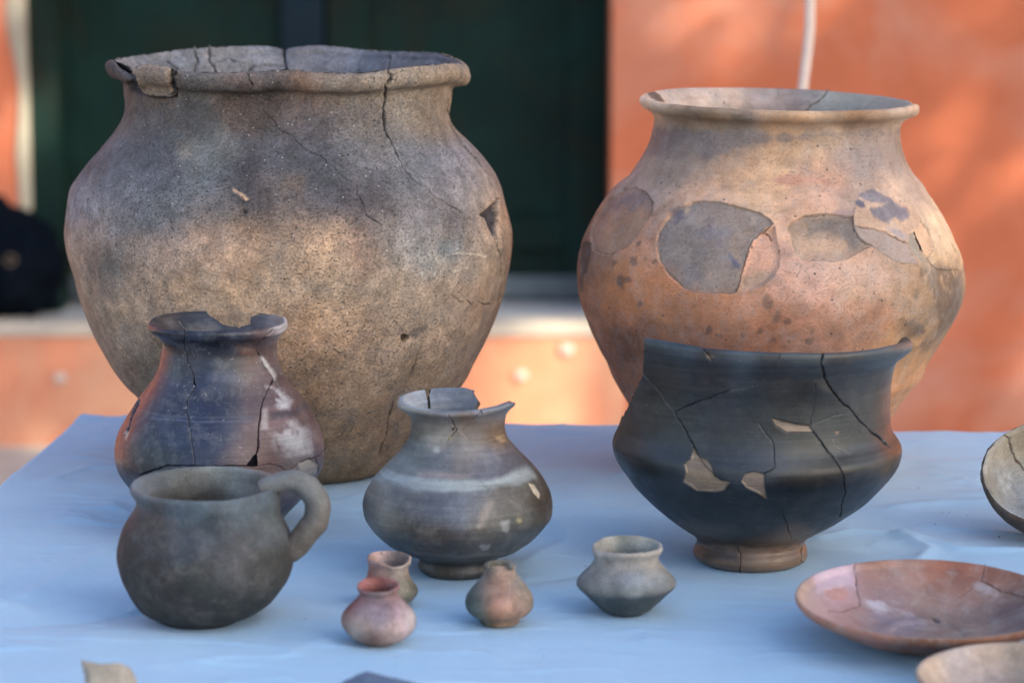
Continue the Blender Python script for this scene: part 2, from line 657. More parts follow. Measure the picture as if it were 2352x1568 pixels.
        for cr in cracks:
            if cr[0] != face: continue
            w, dep, pts = cr[1], cr[2], cr[3]
            cc = cr[4] if len(cr) > 4 else (22, 20, 22)
            w = w * 0.52
            x = [q[0] for q in pts]
            y = [q[1] for q in pts]
            g = np.nonzero(vs & (u > min(x) - 9) & (u < max(x) + 9) & (v > min(y) - 9) & (v < max(y) + 9))[0]
            if len(g) == 0: continue
            d = seg_dist(u[g] + 2.2 * fbm(loc[g] * 420, 51, 2) + 3.0 * fbm(loc[g] * 110, 53, 2), v[g] + 2.2 * fbm(loc[g] * 420 + 5, 61, 2) + 3.0 * fbm(loc[g] * 110 + 5, 63, 2), pts)
            ww = w * (0.85 + 0.9 * n1[g] + .8 * n2[g])
            a = np.exp(-(d / np.maximum(ww, 0.5)) ** 2)
            al = np.clip(a * 1.15, 0, 1) * min(0.95, 0.40 + w * 0.26) * np.clip(.82 + .9 * n2[g] + .5 * n1[g], .25, 1)
            paint[g] = paint[g] * (1 - al)[:, None] + al[:, None] * lin(cc)
            disp[g] -= dep * 0.001 * a
        if rough_edge:
            disp += rough_edge * 0.001 * smooth(0.9, 1.0, S) * fbm(loc * 260, 71, 3)
        res[face] = (paint, disp)

    Nf = No
    Po = Wo + Nf * res['o'][1][:, None]
    Pi = Wi - Nf * res['i'][1][:, None]
    # ---- faces removed, faces of separate pieces
    cu, cv = uo[F].mean(1), vo[F].mean(1)
    iu, iv = ui[F].mean(1), vi[F].mean(1)
    cs = np.sin(TH[F]).mean(1)
    vo_f, vi_f = viso[F].all(1) & (cs < 0.2), visi[F].all(1) & (cs > -0.05)
    gone = np.zeros(len(F), bool)
    jit = 2.2 * fbm(Wo[F[:, 0]] * 420, 81, 3) + 1.5 * fbm(Wo[F[:, 0]] * 130, 85, 2)
    for face, pts in [(h[0], h[1]) for h in holes]:
        u, v, ok = (cu, cv, vo_f) if face == 'o' else (iu, iv, vi_f)
        g = np.nonzero(ok)[0]
        gone[g[poly_sd(u[g], v[g], pts) + jit[g] < 0]] = True
    if hole_fn is not None:
        zz = (Wo[F].mean(1) - B)
        gone |= hole_fn(TH[F[:, 0]], S[F].mean(1), zz, cu, cv)
    part = np.zeros(len(F), int)
    names = [base_name]
    extra = {}
    if foot_part is not None:
        names.append('foot')
        part[(Wo[F].mean(1)[:, 2] - TABLE_Z) < foot_part] = len(names) - 1
    if rim_part is not None:
        names.append('rim')
        part[S[F].mean(1) > rim_part] = len(names) - 1
    for pc in pieces:
        face, pts, nm = pc[0], pc[1], pc[2]
        u, v, ok = (cu, cv, vo_f) if face == 'o' else (iu, iv, vi_f)
        names.append(nm)
        g = np.nonzero(ok)[0]
        part[g[poly_sd(u[g], v[g], pts) < 0]] = len(names) - 1
        if len(pc) > 3: extra[len(names) - 1] = pc[3]
    keep = ~gone
    root = empty(name, tuple(B), label, cat, group)
    has_in = S >= scut
    Fi_ok = has_in[F].all(1)
    # boundary edges of the kept faces that border removed faces -> broken section walls
    D = np.vstack([F[:, [0, 1]], F[:, [1, 2]], F[:, [2, 0]]])
    fid = np.tile(np.arange(len(F)), 3)
    key = np.minimum(D[:, 0], D[:, 1]).astype(np.int64) * (len(S) + 1) + np.maximum(D[:, 0], D[:, 1])
    order = np.argsort(key, kind='stable')
    ks = key[order]
    same = np.nonzero(ks[:-1] == ks[1:])[0]
    ea, eb = order[same], order[same + 1]
    fa, fb = fid[ea], fid[eb]
    bd = keep[fa] != keep[fb]
    ea, eb, fa, fb = ea[bd], eb[bd], fa[bd], fb[bd]
    own = np.where(keep[fa], ea, eb)
    ownf = np.where(keep[fa], fa, fb)
    Ni = -vert_normals(Pi, F, False)
    No2 = vert_normals(Po, F, False)
    made = []
    for pi, nm in enumerate(names):
        sel = keep & (part == pi)
        fo = F[sel]
        fi = F[sel & Fi_ok][:, ::-1]
        if len(fo) == 0: continue
        uo_, io_ = np.unique(fo, return_inverse=True)
        fo2 = io_.reshape(fo.shape)
        V = [Po[uo_]]
        N = [No2[uo_]]
        P = [res['o'][0][uo_]]
        FF = [fo2]
        n0 = len(uo_)
        if len(fi):
            ui_, ii_ = np.unique(fi, return_inverse=True)
            V.append(Pi[ui_])
            N.append(Ni[ui_])
            P.append(res['i'][0][ui_])
            FF.append(ii_.reshape(fi.shape) + n0)
            n0 += len(ui_)
        w = part[ownf] == pi
        if w.any():
            e = D[own[w]]
            a, b = e[:, 0], e[:, 1]
            k = len(a)
            vv = np.concatenate([Po[a], Po[b], Pi[b], Pi[a]])
            nrm = np.cross(Po[b] - Po[a], Pi[a] - Po[a])
            nrm /= np.linalg.norm(nrm, axis=1)[:, None] + 1e-12
            nrm = -nrm
            V.append(vv)
            N.append(np.concatenate([nrm] * 4))
            cc = lin(core) * gain * GAIN * (1 + 0.4 * rng.random((k, 1)))
            P.append(np.concatenate([cc] * 4))
            ar = np.arange(k) + n0
            FF.append(np.stack([ar + k, ar, ar + 3 * k], 1))
            FF.append(np.stack([ar + k, ar + 3 * k, ar + 2 * k], 1))
        V = np.vstack(V) - B
        off = extra.get(pi)
        if off is not None: V = V + np.array(off)
        me = tri_mesh(nm, V, np.vstack(FF), np.clip(np.vstack(P), 0.004, 0.9), np.vstack(N))
        made.append(link(nm, me, mat, root))
    print(name, 'tris', sum(len(o.data.polygons) for o in made), 'parts', [o.name for o in made])
    return root, B, mpp


def mirror_rows(cx, rows):
    return [(y, cx - h, cx + h) for y, h in rows]


def circle_poly(c, r, n=14):
    return [(c[0] + r * math.cos(2 * math.pi * k / n), c[1] + r * math.sin(2 * math.pi * k / n)) for k in range(n)]

# ------------------------------------------------------------------ ground, building, table
def simple_mat(name, col, rough=0.8, var=0.15, scale=8, bump=0.3, bdist=0.004, second=None, samt=0.5, sscale=3, detail=6, spec=0.3, coords='Object'):
    t = NT(name)
    co = t.new('ShaderNodeTexCoord').outputs[coords]
    n = t.noise(co, scale, detail, 0.6, 0.3)
    c = t.mix(1.0, col, t.new('ShaderNodeCombineColor', {0: t.ramp(n, 0.25, 0.75, 1 - var, 1 + var), 1: t.ramp(n, 0.25, 0.75, 1 - var, 1 + var), 2: t.ramp(n, 0.25, 0.75, 1 - var, 1 + var)}).outputs[0], 'MULTIPLY')
    if second is not None:
        s = t.noise(co, sscale, 6, 0.62, 0.6)
        c = t.mix(t.ramp(s, 0.45, 0.62, 0, samt), c, second)
    t.l.new(c, t.b.inputs['Base Color'])
    t.b.inputs['Roughness'].default_value = rough
    t.b.inputs['Specular IOR Level'].default_value = spec
    t.l.new(t.bump(t.noise(co, scale * 6, 5), bump, bdist), t.b.inputs['Normal'])
    return t.m


M_soil = simple_mat('dry_soil', (0.11, 0.09, 0.06), 0.95, 0.3, 3, second=(0.06, 0.08, 0.03), samt=0.6, sscale=1.5)
M_ground = simple_mat('pale_paving', (0.52, 0.48, 0.42), 0.9, 0.15, 5, second=(0.27, 0.25, 0.23), samt=0.6, sscale=2)
M_plaster = simple_mat('orange_plaster', (0.49, 0.138, 0.068), 0.85, 0.12, 6, second=(0.52, 0.235, 0.165), samt=0.8, sscale=2.6, bump=0.5)
M_riser = simple_mat('sunlit_orange_plaster', (0.55, 0.215, 0.125), 0.85, 0.12, 6, second=(0.60, 0.32, 0.20), samt=0.75, sscale=3.5, bump=0.5)  # paler copy of the wall plaster, sun glow put into its colour
M_sill = simple_mat('grey_stone_tread', (0.46, 0.46, 0.46), 0.85, 0.15, 9, second=(0.36, 0.36, 0.37), samt=0.5)
M_nose = simple_mat('pale_stone_edge', (0.44, 0.38, 0.32), 0.8, 0.12, 12)
M_white = simple_mat('limewash', (0.30, 0.27, 0.22), 0.85, 0.12, 10, second=(0.22, 0.19, 0.16), samt=0.5)
M_door = simple_mat('dark_green_paint', (0.003, 0.017, 0.014), 0.7, 0.6, 4, second=(0.013, 0.012, 0.008), samt=0.9, sscale=3.0, bump=0.2, spec=.16)
M_door2 = simple_mat('dark_blue_paint', (0.002, 0.012, 0.024), 0.7, 0.3, 3, second=(0.010, 0.020, 0.030), samt=0.6, sscale=2.2, bump=0.2, spec=.16)
M_kick = simple_mat('grey_green_board', (0.085, 0.105, 0.12), 0.6, 0.3, 9)
M_bag = simple_mat('black_cloth', (0.002, 0.004, 0.008), 0.95, 0.2, 30, spec=.05)
M_leaf = simple_mat('leaf_green', (0.06, 0.10, 0.025), 0.6, 0.4, 4)
M_weed = simple_mat('yellow_green_leaf', (0.22, 0.24, 0.08), 0.7, 0.3, 20)
M_bark = simple_mat('bark', (0.14, 0.10, 0.07), 0.9, 0.3, 12)
M_strap = simple_mat('pale_strap', (0.74, 0.58, 0.51), 0.7, 0.08, 60, bump=0.1, bdist=0.0005)
M_wood = simple_mat('table_wood', (0.23, 0.15, 0.09), 0.6, 0.25, 14)
M_spot = simple_mat('spot_white', (0.50, 0.44, 0.40), 0.7, 0.05, 20)

WALL_Y = 6.25
DOOR_Y = 6.45
STEP_Y = 6.13
SILL_Z = on_plane_y(1200, 741, STEP_Y)[2]
g = link('ground', tri_mesh('ground', [(-60, -60, 0), (60, -60, 0), (60, 60, 0), (-60, 60, 0)], [(0, 1, 2, 3)]), M_soil)
tag(g, kind='structure')
g = link('pavement', box_mesh('pavement', (-12, 4.6, -.10), (12, 6.135, .012), .004), M_ground)
tag(g, kind='structure')


def bx(name, lo, hi, mat, parent=None, bevel=0.0):
    return link(name, box_mesh(name, lo, hi, bevel), mat, parent)


XL, XR = -1.018, 0.209
house = empty('building', (0, WALL_Y, 0), 'orange plastered house front with a dark green double door behind the table', 'building')


def hb(name, lo, hi, mat, bevel=0.0, parent=house):
    lo = np.array(lo) - np.array([0, WALL_Y, 0])
    hi = np.array(hi) - np.array([0, WALL_Y, 0])
    return bx(name, lo, hi, mat, parent, bevel)


wall_r = hb('wall', (XR, WALL_Y, 0), (9, WALL_Y + .62, 4.2), M_plaster)
wall_l = hb('wall', (-9, WALL_Y, 0), (XL, WALL_Y + .62, 4.2), M_plaster)
hb('lintel', (XL, WALL_Y + .001, 2.5), (XR, WALL_Y + .6, 4.2), M_plaster)
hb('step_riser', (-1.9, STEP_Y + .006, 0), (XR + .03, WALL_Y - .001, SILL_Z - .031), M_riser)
hb('step_edge', (-1.905, STEP_Y, SILL_Z - .030), (XR + .035, STEP_Y + .060, SILL_Z), M_nose, 0.006)
hb('step_tread', (-1.90, STEP_Y + .060, SILL_Z - .030), (XR + .03, WALL_Y - .001, SILL_Z - .003), M_sill)
hb('threshold', (XL + .001, WALL_Y - .001, 0.01), (XR - .001, WALL_Y + .60, SILL_Z - .003), M_sill)
hb('door_frame', (XL + .001, WALL_Y + .03, SILL_Z - .002), (XL + .06, DOOR_Y - .035, 2.499), M_door, .004)
hb('door_back', (XL + .002, DOOR_Y + .052, SILL_Z - .002), (XR - .002, DOOR_Y + .09, 2.499), M_door2)
hb('roof', (-9.3, WALL_Y - .45, 4.2), (9.3, WALL_Y + 4, 4.4), M_sill)
# limewashed, unevenly chipped edge of the left door jamb
ys = np.linspace(SILL_Z + .001, 2.5, 60)
V, Fq = [], []
for k, z in enumerate(ys):
    w = 0.026 + 0.010 * math.sin(z * 7.3) + 0.006 * math.sin(z * 23)
    for (x, y) in ((XL - w, -0.005), (XL + 0.003, -0.005), (XL + 0.003, 0.028)):
        V.append((x, y, z))
for k in range(len(ys) - 1):
    for j in range(2):
        a = k * 3 + j
        Fq.append((a, a + 1, a + 4, a + 3))
link('jamb_edge', tri_mesh('jamb_edge', V, Fq), M_white, house)
# door leaves: rails, stiles, recessed panels
XM = on_plane_y(752, 400, DOOR_Y)[0]
for i, (a, b, mt) in enumerate(((XL + .003, XM - .004, M_door), (XM + .004, XR - .003, M_door))):
    leaf = hb('door', (a, DOOR_Y, SILL_Z + .006), (b, DOOR_Y + .05, 2.49), mt, 0.004)
    z0, z1 = SILL_Z + .012, 2.48
    for (x0, x1, u0, u1, nm) in ((a, a + .09, z0, z1, 'stile'), (b - .09, b, z0, z1, 'stile'), (a + .091, b - .091, z0 + .10, z0 + .17, 'rail'),
                                 (a + .091, b - .091, 1.25, 1.35, 'rail'), (a + .091, b - .091, z1 - .12, z1, 'rail')):
        o = hb(nm, (x0, DOOR_Y - .022, u0), (x1, DOOR_Y - .002, u1), M_door2 if (i == 0 and nm == 'stile' and x0 > a) else mt, 0.004)
        o.parent = leaf
    o = hb('kick_board', (a + .005, DOOR_Y - .030, SILL_Z + .008), (b - .005, DOOR_Y - .0225, SILL_Z + .056), M_kick, 0.003)
    o.parent = leaf
for (px_, py_, rr) in ((138, 868, .012), (1302, 803, .013), (1197, 862, .011), (300, 800, .005)):  # small pale spots on the face of the step
    p = on_plane_y(px_, py_, STEP_Y)
    me = box_mesh('pale_spot', (p[0] - rr, STEP_Y - WALL_Y - .003, p[2] - rr * .8), (p[0] + rr, STEP_Y - WALL_Y + .010, p[2] + rr * .8), rr * .5)
    link('pale_spot', me, M_spot, house)


# black bag on the doorstep
def blob(name, c, rad, mat, parent, seed=0, n=40, k=22, amp=0.18, fr=3.0):
    t = np.linspace(0, 2 * math.pi, n, endpoint=False)
    p = np.linspace(-math.pi / 2, math.pi / 2, k)
    TT, PP = np.meshgrid(t, p, indexing='ij')
    D = np.stack([np.cos(PP) * np.cos(TT), np.cos(PP) * np.sin(TT), np.sin(PP)], -1).reshape(-1, 3)
    r = 1 + amp * fbm(D * fr + seed * 3.3, seed, 4)
    V = D * r[:, None] * np.array(rad) + np.array(c)
    return V, quad_grid(n, k, True)


p = on_plane_z(40, 742, SILL_Z)
bagY = STEP_Y + .06 + .12
bag = empty('bag', (-1.06, WALL_Y - .02, SILL_Z), 'slumped black cloth bag on the doorstep at the left edge', 'bag')
V, Fq = blob('bag', (0, -.0, .105), (.118, .085, .118), M_bag, bag, 3, amp=.3, fr=4.5)
V[:, 2] = np.maximum(V[:, 2], 0.001)
link('bag_body', tri_mesh('bag_body', V, Fq), M_bag, bag)
V, Fq = blob('flap', (-.03, -.01, .19), (.055, .05, .06), M_bag, bag, 5, amp=.3, fr=4)
link('bag_flap', tri_mesh('bag_flap', V, Fq), M_bag, bag)
V, Fq = [], []
for a in range(16):
    for b_ in range(6):
        A1, B1 = a * 2 * math.pi / 16, b_ * 2 * math.pi / 6
        V.append(((.010 + .0022 * math.cos(B1)) * math.cos(A1) + .02, -.094 + .0022 * math.sin(B1), (.010 + .0022 * math.cos(B1)) * math.sin(A1) + .13))
        Fq.append((a * 6 + b_, ((a + 1) % 16) * 6 + b_, ((a + 1) % 16) * 6 + (b_ + 1) % 6, a * 6 + (b_ + 1) % 6))
link('buckle', tri_mesh('buckle', V, Fq), M_bark, bag)
# yellow-green weed sprouting beside the bag
weed = empty('weed', (-.885, WALL_Y + .10, SILL_Z - .003), 'small yellow-green weed on the doorstep between bag and big jar', 'plant')
for k in range(14):
    a = rng.uniform(0, 6.28)
    l = rng.uniform(.04, .085)
    w = .010
    d = np.array([math.cos(a), math.sin(a), 0])
    s = np.array([-d[1], d[0], 0])
    P0 = d * .005
    P1 = d * l * .35 + np.array([0, 0, l * .8])
    P2 = d * l * .8 + np.array([0, 0, l * 1.0])
    link('leaf', tri_mesh('leaf', [P0 - s * w * .4, P0 + s * w * .4, P1 + s * w, P1 - s * w, P2], [(0, 1, 2), (0, 2, 3), (3, 2, 4)]), M_weed, weed)

# pale strap hanging behind the orange jar
pts = [(1862, -60), (1861, 0), (1860, 60), (1856, 110), (1848, 170), (1843, 215), (1838, 260), (1834, 330), (1832, 420), (1832, 560), (1836, 760), (1842, 1000)]
V = []
YS = 3.35
hw = 0.5 * 23 / FPX * YS
W0 = [on_plane_y(a, b, YS) for a, b in pts]
top = W0[0].copy()
for zz in (3.1, 2.4):
    q = top.copy(); q[2] = zz; q[0] += (zz - top[2]) * 0.012
    W0.insert(0 if zz > 3 else 1, q)
q = W0[-1].copy(); q[2] = 0.004
W0.append(q)
org = np.array([W0[-1][0], YS, 0.0])
for q in W0:
    for dx, dy in ((-hw, -.0012), (hw, -.0012), (hw, .0012), (-hw, .0012)):
        V.append(q - org + np.array([dx, dy, 0]))
Fq = []
for k in range(len(W0) - 1):
    for j in range(4):
        a, b = k * 4 + j, k * 4 + (j + 1) % 4
        Fq.append((a, b, b + 4, a + 4))
st = link('strap', tri_mesh('strap', V, Fq), M_strap)
st.location = tuple(org)
tag(st, 'pale pink strap hanging down behind the orange jar', 'strap')

# trees added outside the frame to block the sun, crowns thinned for chosen dapples
def tree(base, crown_c, crown_r, nleaf, seed, label, test=None):
    r = np.random.default_rng(seed)
    root = empty('tree', tuple(base), label, 'tree', None)
    n = 0
    V, Fl = [], []
    C = np.array(crown_c)
    while n < nleaf:
        d = r.normal(size=3)
        d /= np.linalg.norm(d)
        q = C + d * (r.random() ** (1 / 2.6)) * np.array(crown_r)
        if test is not None and not test(q, r): continue
        s = r.uniform(.05, .085)
        a = r.normal(size=3); a /= np.linalg.norm(a)
        b = np.cross(a, r.normal(size=3)); b /= np.linalg.norm(b)
        q = q - np.array(base)
        k = len(V)
        V += [q - a * s, q + b * s * .5, q + a * s, q - b * s * .5]
        Fl.append((k, k + 1, k + 2, k + 3))
        n += 1
    o = link('crown', tri_mesh('crown', V, Fl, smooth_on=False), M_leaf, root)
    o['kind'] = 'stuff'
    # trunk with limbs
    P = []
    top = C - np.array(base)
    V, Fq = [], []

    def limb(A, Bp, r0, r1):
        A, Bp = np.array(A, float), np.array(Bp, float)
        ax = Bp - A
        ax /= np.linalg.norm(ax)
        s = np.cross(ax, [0.3, 1, 0.1]); s /= np.linalg.norm(s)
        t = np.cross(ax, s)
        k0 = len(V)
        for m_ in range(6):
            f = m_ / 5
            c = A + (Bp - A) * f + s * math.sin(f * 3.1) * .06
            for a in range(10):
                ang = a * 2 * math.pi / 10
                V.append(c + (s * math.cos(ang) + t * math.sin(ang)) * (r0 + (r1 - r0) * f) * (1 + .08 * math.sin(3 * ang + f * 5)))
        for m_ in range(5):
            for a in range(10):
                i0 = k0 + m_ * 10 + a
                i1 = k0 + m_ * 10 + (a + 1) % 10
                Fq.append((i0, i1, i1 + 10, i0 + 10))
    fork = np.array([top[0] * .5, top[1] * .5, top[2] * .55])
    limb((0, 0, 0), fork, .17, .11)
    for k in range(6):
        d = r.normal(size=3); d[2] = abs(d[2]) * .6
        limb(fork, top + d * np.array(crown_r) * .38, .075, .015)
    link('trunk', tri_mesh('trunk', V, Fq), M_bark, root)
    return root


def lit_wall(q):
    """where the ray through q along the sun direction lands on the house front, in picture units"""
    t = (q[1] - STEP_Y) / SUNV[1]
    P = q - SUNV * t
    if P[2] > SILL_Z or P[0] > XR + .05:
        t = (q[1] - WALL_Y) / SUNV[1]
        P = q - SUNV * t
    u, v = project(P[None, :])
    return u[0], v[0], P


LIT = [  # (u, v, radius u, radius v, share of leaves kept at the centre)
    (1260, 890, 260, 230, 0.0), (1450, 500, 130, 240, .0), (1730, 40, 240, 160, .05), (1620, 160, 130, 130, .3),
    (2280, 350, 250, 150, .4), (2130, 480, 130, 180, .35), (20, 250, 110, 380, .3), (250, 850, 200, 120, .3), (2300, 980, 160, 60, .45),
    (1240, 765, 260, 26, .0), (30, 1175, 60, 50, .1)]


def wall_test(q, r):
    u, v, P = lit_wall(q)
    for a, b, ra, rb, k in LIT:
        e = math.sqrt(((u - a) / ra) ** 2 + ((v - b) / rb) ** 2)
        if e < 1.15:
            return r.random() < k + (1 - k) * max(0, (e - .55) / .6) ** 1.5
    return True


c1 = np.array([0.03, 2.28, 0.95]) + SUNV * 7.0
tree((4.2, -2.2, 0), c1, (1.55, 1.5, 1.35), 9500, 3, 'leafy tree added out of frame to keep the sun off the table')
c2 = np.array([0.3, WALL_Y, 0.85]) + SUNV * 7.0
tree((7.6, 0.2, 0), c2, (2.3, 1.9, 1.5), 12000, 5, 'leafy tree added out of frame, thinned to dapple the house front', wall_test)

# ------------------------------------------------------------------ table and cloth
A = on_plane_z(192, 957, TABLE_Z)      # far left corner
Bc = on_plane_z(2352, 991, TABLE_Z)    # on the far edge, at the right frame edge
ex = (Bc - A); ex /= np.linalg.norm(ex)
ey = np.array([-ex[1], ex[0], 0])      # away from the camera
WID, DEP = 1.15, 1.15
yaw = math.atan2(ex[1], ex[0])


def tpoint(u, v):
    q = on_plane_z(u, v, TABLE_Z) - A
    return q @ ex, -(q @ ey)           # (along far edge, toward the camera)


tab = empty('table', (A[0], A[1], 0), 'wooden trestle table hidden beneath the pale blue cloth', 'table')
tab.rotation_euler = (0, 0, yaw)
bx('table_top', (.004, -DEP + .004, TABLE_Z - .035), (WID - .004, -.004, TABLE_Z - .005), M_wood, tab, .003)
for x in (.08, WID - .08):
    for y in (-.08, -DEP + .08):
        bx('leg', (x - .025, y - .025, 0), (x + .025, y + .025, TABLE_Z - .0352), M_wood, tab, .003)

CT = NT('blue_cotton')
co = CT.new('ShaderNodeTexCoord').outputs['Object']
lo_ = CT.noise(co, 5, 4, 0.5)
c = CT.mix(CT.ramp(lo_, 0.3, 0.7), (0.35, 0.545, 0.715), (0.385, 0.58, 0.74))
st_ = CT.noise(co, 38, 6, 0.7)
c = CT.mix(CT.ramp(st_, 0.58, 0.75, 0, 0.2), c, (0.45, 0.54, 0.66))
wv1 = CT.noise(CT.scalevec(co, (260, 2600, 2600)), 1.0, 2)
wv2 = CT.noise(CT.scalevec(co, (2600, 260, 2600)), 1.0, 2)
wv = CT.math('ADD', wv1, wv2)
c = CT.mix(CT.ramp(wv, 0.75, 1.25, 0.0, 0.22), c, (0.16, 0.28, 0.48))
CT.l.new(c, CT.b.inputs['Base Color'])
CT.b.inputs['Roughness'].default_value = 0.9
CT.b.inputs['Specular IOR Level'].default_value = 0.15
CT.b.inputs['Sheen Weight'].default_value = 0.15
CT.l.new(CT.bump(wv, 0.35, 0.0004, CT.bump(CT.noise(co, 60, 4), 0.25, 0.0012)), CT.b.inputs['Normal'])

nx, ny = 560, 560
xs = np.linspace(-.30, WID + .30, nx)
ysv = np.linspace(-.32, DEP + .30, ny)
XX, YY = np.meshgrid(xs, ysv, indexing='ij')
x, y = XX.ravel(), YY.ravel()
P2 = np.stack([x, y, x * 0], 1)
zz = 0.0022 * fbm(P2 * np.array([4, 9, 1]), 5, 4) + 0.0012 * fbm(P2 * 26, 9, 3)
nr1 = fbm(np.stack([x * 5, y * 22, x * 0], 1), 61, 3)
nr2 = fbm(np.stack([x * 13 + y * 6, y * 17 - x * 5, x * 0], 1), 67, 3)
mk1 = smooth(-.1, .35, fbm(P2 * 5, 71, 3))
zz += .0021 * np.exp(-np.abs(nr1) / .045) * mk1 + .0015 * np.exp(-np.abs(nr2) / .04) * smooth(.0, .4, fbm(P2 * 7, 73, 3))
FOLDS = [  # picture points, height, width
    ([(1480, 1040), (1700, 1025), (2000, 1012), (2352, 1022)], .0016, .012),
    ([(1330, 1110), (1500, 1080), (2000, 1060), (2352, 1066)], .0016, .014),
    ([(2060, 1165), (2160, 1152), (2352, 1148)], .0028, .010), ([(2080, 1230), (2200, 1262), (2352, 1266)], .0032, .008),
    ([(1880, 1238), (1960, 1222), (2060, 1224), (2130, 1262), (2100, 1290)], .0030, .011),
    ([(1250, 1185), (1300, 1220), (1290, 1250), (1220, 1290)], .0025, .012),
    ([(120, 1100), (200, 1075), (400, 1080)], .0022, .008), ([(180, 1050), (270, 1062), (340, 1050)], .0014, .012),
    ([(60, 1370), (160, 1320), (260, 1250)], .0022, .014), ([(0, 1440), (200, 1420), (340, 1400)], -.0018, .016),
    ([(930, 1040), (860, 1130), (700, 1180)], .0012, .012), ([(1300, 1010), (1420, 1000), (1480, 1010)], .0012, .01),
    ([(1230, 1330), (1350, 1310), (1420, 1260)], -.0018, .016), ([(2352, 1230), (2240, 1215), (2120, 1205)], .002, .007)]
for pts, hgt, wd in FOLDS:
    tp = [tpoint(a, b) for a, b in pts]
    d = seg_dist(x + .004 * fbm(P2 * 20, 3, 2), y + .004 * fbm(P2 * 20, 4, 2), tp)
    zz += 1.5 * hgt * np.exp(-np.sqrt((d / (.62 * wd)) ** 2 + .06))
# flatten under the pots, keep everything at or below the resting plane near them
BASES = [(680, 1070, 250), (1765, 1085, 220), (505, 1190, 130), (1052, 1312, 100), (1723, 1284, 135), (459, 1424, 110), (900, 1388, 50), (870, 1477, 50), (1147, 1433, 50), (1438, 1408, 60), (2125, 1478, 150)]
for (u, v, r) in BASES:
    q = tpoint(u, v)
    rr = r / FPX * 2.2
    d = np.hypot(x - q[0], y - q[1])
    zz *= smooth(rr * .75, rr * 1.35, d)
zz = np.minimum(zz, .006)
# drape beyond the table edges
ox = np.maximum(0, np.maximum(-x, x - WID))
oy = np.maximum(0, np.maximum(-y, y - DEP))
RB = .006


def bend(o):
    a = np.clip(o / RB, 0, math.pi / 2)
    return np.where(o < RB * math.pi / 2, RB * np.sin(a), RB), np.where(o < RB * math.pi / 2, RB * (1 - np.cos(a)), RB + o - RB * math.pi / 2)


hx, dx_ = bend(ox)
hy, dy_ = bend(oy)
px_ = np.clip(x, 0, WID) + np.sign(x - WID / 2) * hx
py_ = np.clip(y, 0, DEP) + np.sign(y - DEP / 2) * hy
drop = np.maximum(dx_, dy_)
wav = .018 * np.sin(x * 26 + 2 * np.sin(y * 7)) * smooth(.02, .25, oy) + .018 * np.sin(y * 24 + 2 * np.sin(x * 6)) * smooth(.02, .25, ox)
px_ = px_ + np.sign(x - WID / 2) * (wav + .01) * smooth(.0, .2, ox)
py_ = py_ + np.sign(y - DEP / 2) * (wav + .01) * smooth(.0, .2, oy)
# far edge is slightly wavy in height
edge = .0022 * np.exp(-(y / .03) ** 2) * (fbm(np.stack([x * 9, x * 0, x * 0], 1), 77, 3)) * (x > .35)
W = A[None, :] * 0 + px_[:, None] * ex - py_[:, None] * ey
W[:, 2] = TABLE_Z - .0003 + zz * (drop < .001) + edge - drop
cl = link('tablecloth', tri_mesh('tablecloth', W, quad_grid(nx, ny)), CT.m)
cl.location = (A[0], A[1], 0)
tag(cl, 'pale blue cotton cloth spread over the table, lightly creased', 'tablecloth')

# crumbs of dirt
M_dirt = simple_mat('dirt', (0.05, 0.045, 0.04), 0.9, 0.2, 50)
V, Fq = [], []
cr = [(96, 1340, 2), (1600, 1200, 2), (1650, 1187, 2), (2295, 1233, 3), (2165, 1177, 2), (2180, 1176, 2), (2148, 1204, 2), (2222, 1183, 1.5), (1345, 1300, 2), (2110, 1120, 2), (700, 1420, 1.6), (1175, 1160, 1.5), (40, 1088, 2), (1250, 1505, 2), (1390, 1140, 1.5)]
r2 = np.random.default_rng(4)
cr += [(r2.uniform(20, 2330), r2.uniform(1010, 1560), r2.uniform(.5, 1.2)) for _ in range(60)]
for u, v, s in cr:
    q = on_plane_z(u, v, TABLE_Z + .0006) - A
    q = np.array([q[0], q[1], TABLE_Z + .0006])
    s = s / FPX * 2.2
    k = len(V)
    V += [q + np.array(t) * s for t in ((1, 0, 0), (0, 1.2, 0), (-1, .2, 0), (0, -1, 0), (.1, 0, .9))]
    Fq += [(k, k + 1, k + 4), (k + 1, k + 2, k + 4), (k + 2, k + 3, k + 4), (k + 3, k, k + 4)]
cb = link('crumbs', tri_mesh('crumbs', V, Fq, smooth_on=False), M_dirt)
cb.location = (A[0], A[1], 0)
tag(cb, 'tiny dark crumbs of dirt scattered on the blue cloth', 'dirt', kind='stuff')

# ------------------------------------------------------------------ pottery materials
M_cook = clay('coarse_sooty_clay', rough=.88, grain=.34, mott=.34, pits=.9, whites=.7, bumpy=2.6, spec=.3, fine=560, second=(.15, .155, .16), second_amt=.32)
M_jar = clay('smooth_orange_clay', rough=.72, grain=.15, mott=.14, streak=.05, pits=.30, dust=.36, bumpy=.6, spec=.35)
M_burn = clay('burnished_dark_clay', rough=.41, grain=.16, mott=.16, streak=.2, dust=.22, bumpy=.45, spec=.5)
M_burn2 = clay('grey_burnished_clay', rough=.46, grain=.16, mott=.16, streak=.18, dust=.22, bumpy=.5, spec=.45)
M_dark = clay('charcoal_burnished_clay', rough=.40, grain=.18, mott=.18, streak=.26, dust=.05, bumpy=.3, spec=.5)
M_rough = clay('matt_grey_clay', rough=.8, grain=.26, mott=.2, dust=.14, bumpy=1.2, spec=.4, second=(.10, .075, .065), second_amt=.28)
M_small = clay('small_pot_clay', rough=.75, grain=.28, mott=.26, dust=.22, bumpy=.7, spec=.35)
M_plate = clay('red_plate_clay', rough=.7, grain=.08, mott=.12, dust=.45, bumpy=.5, spec=.35)

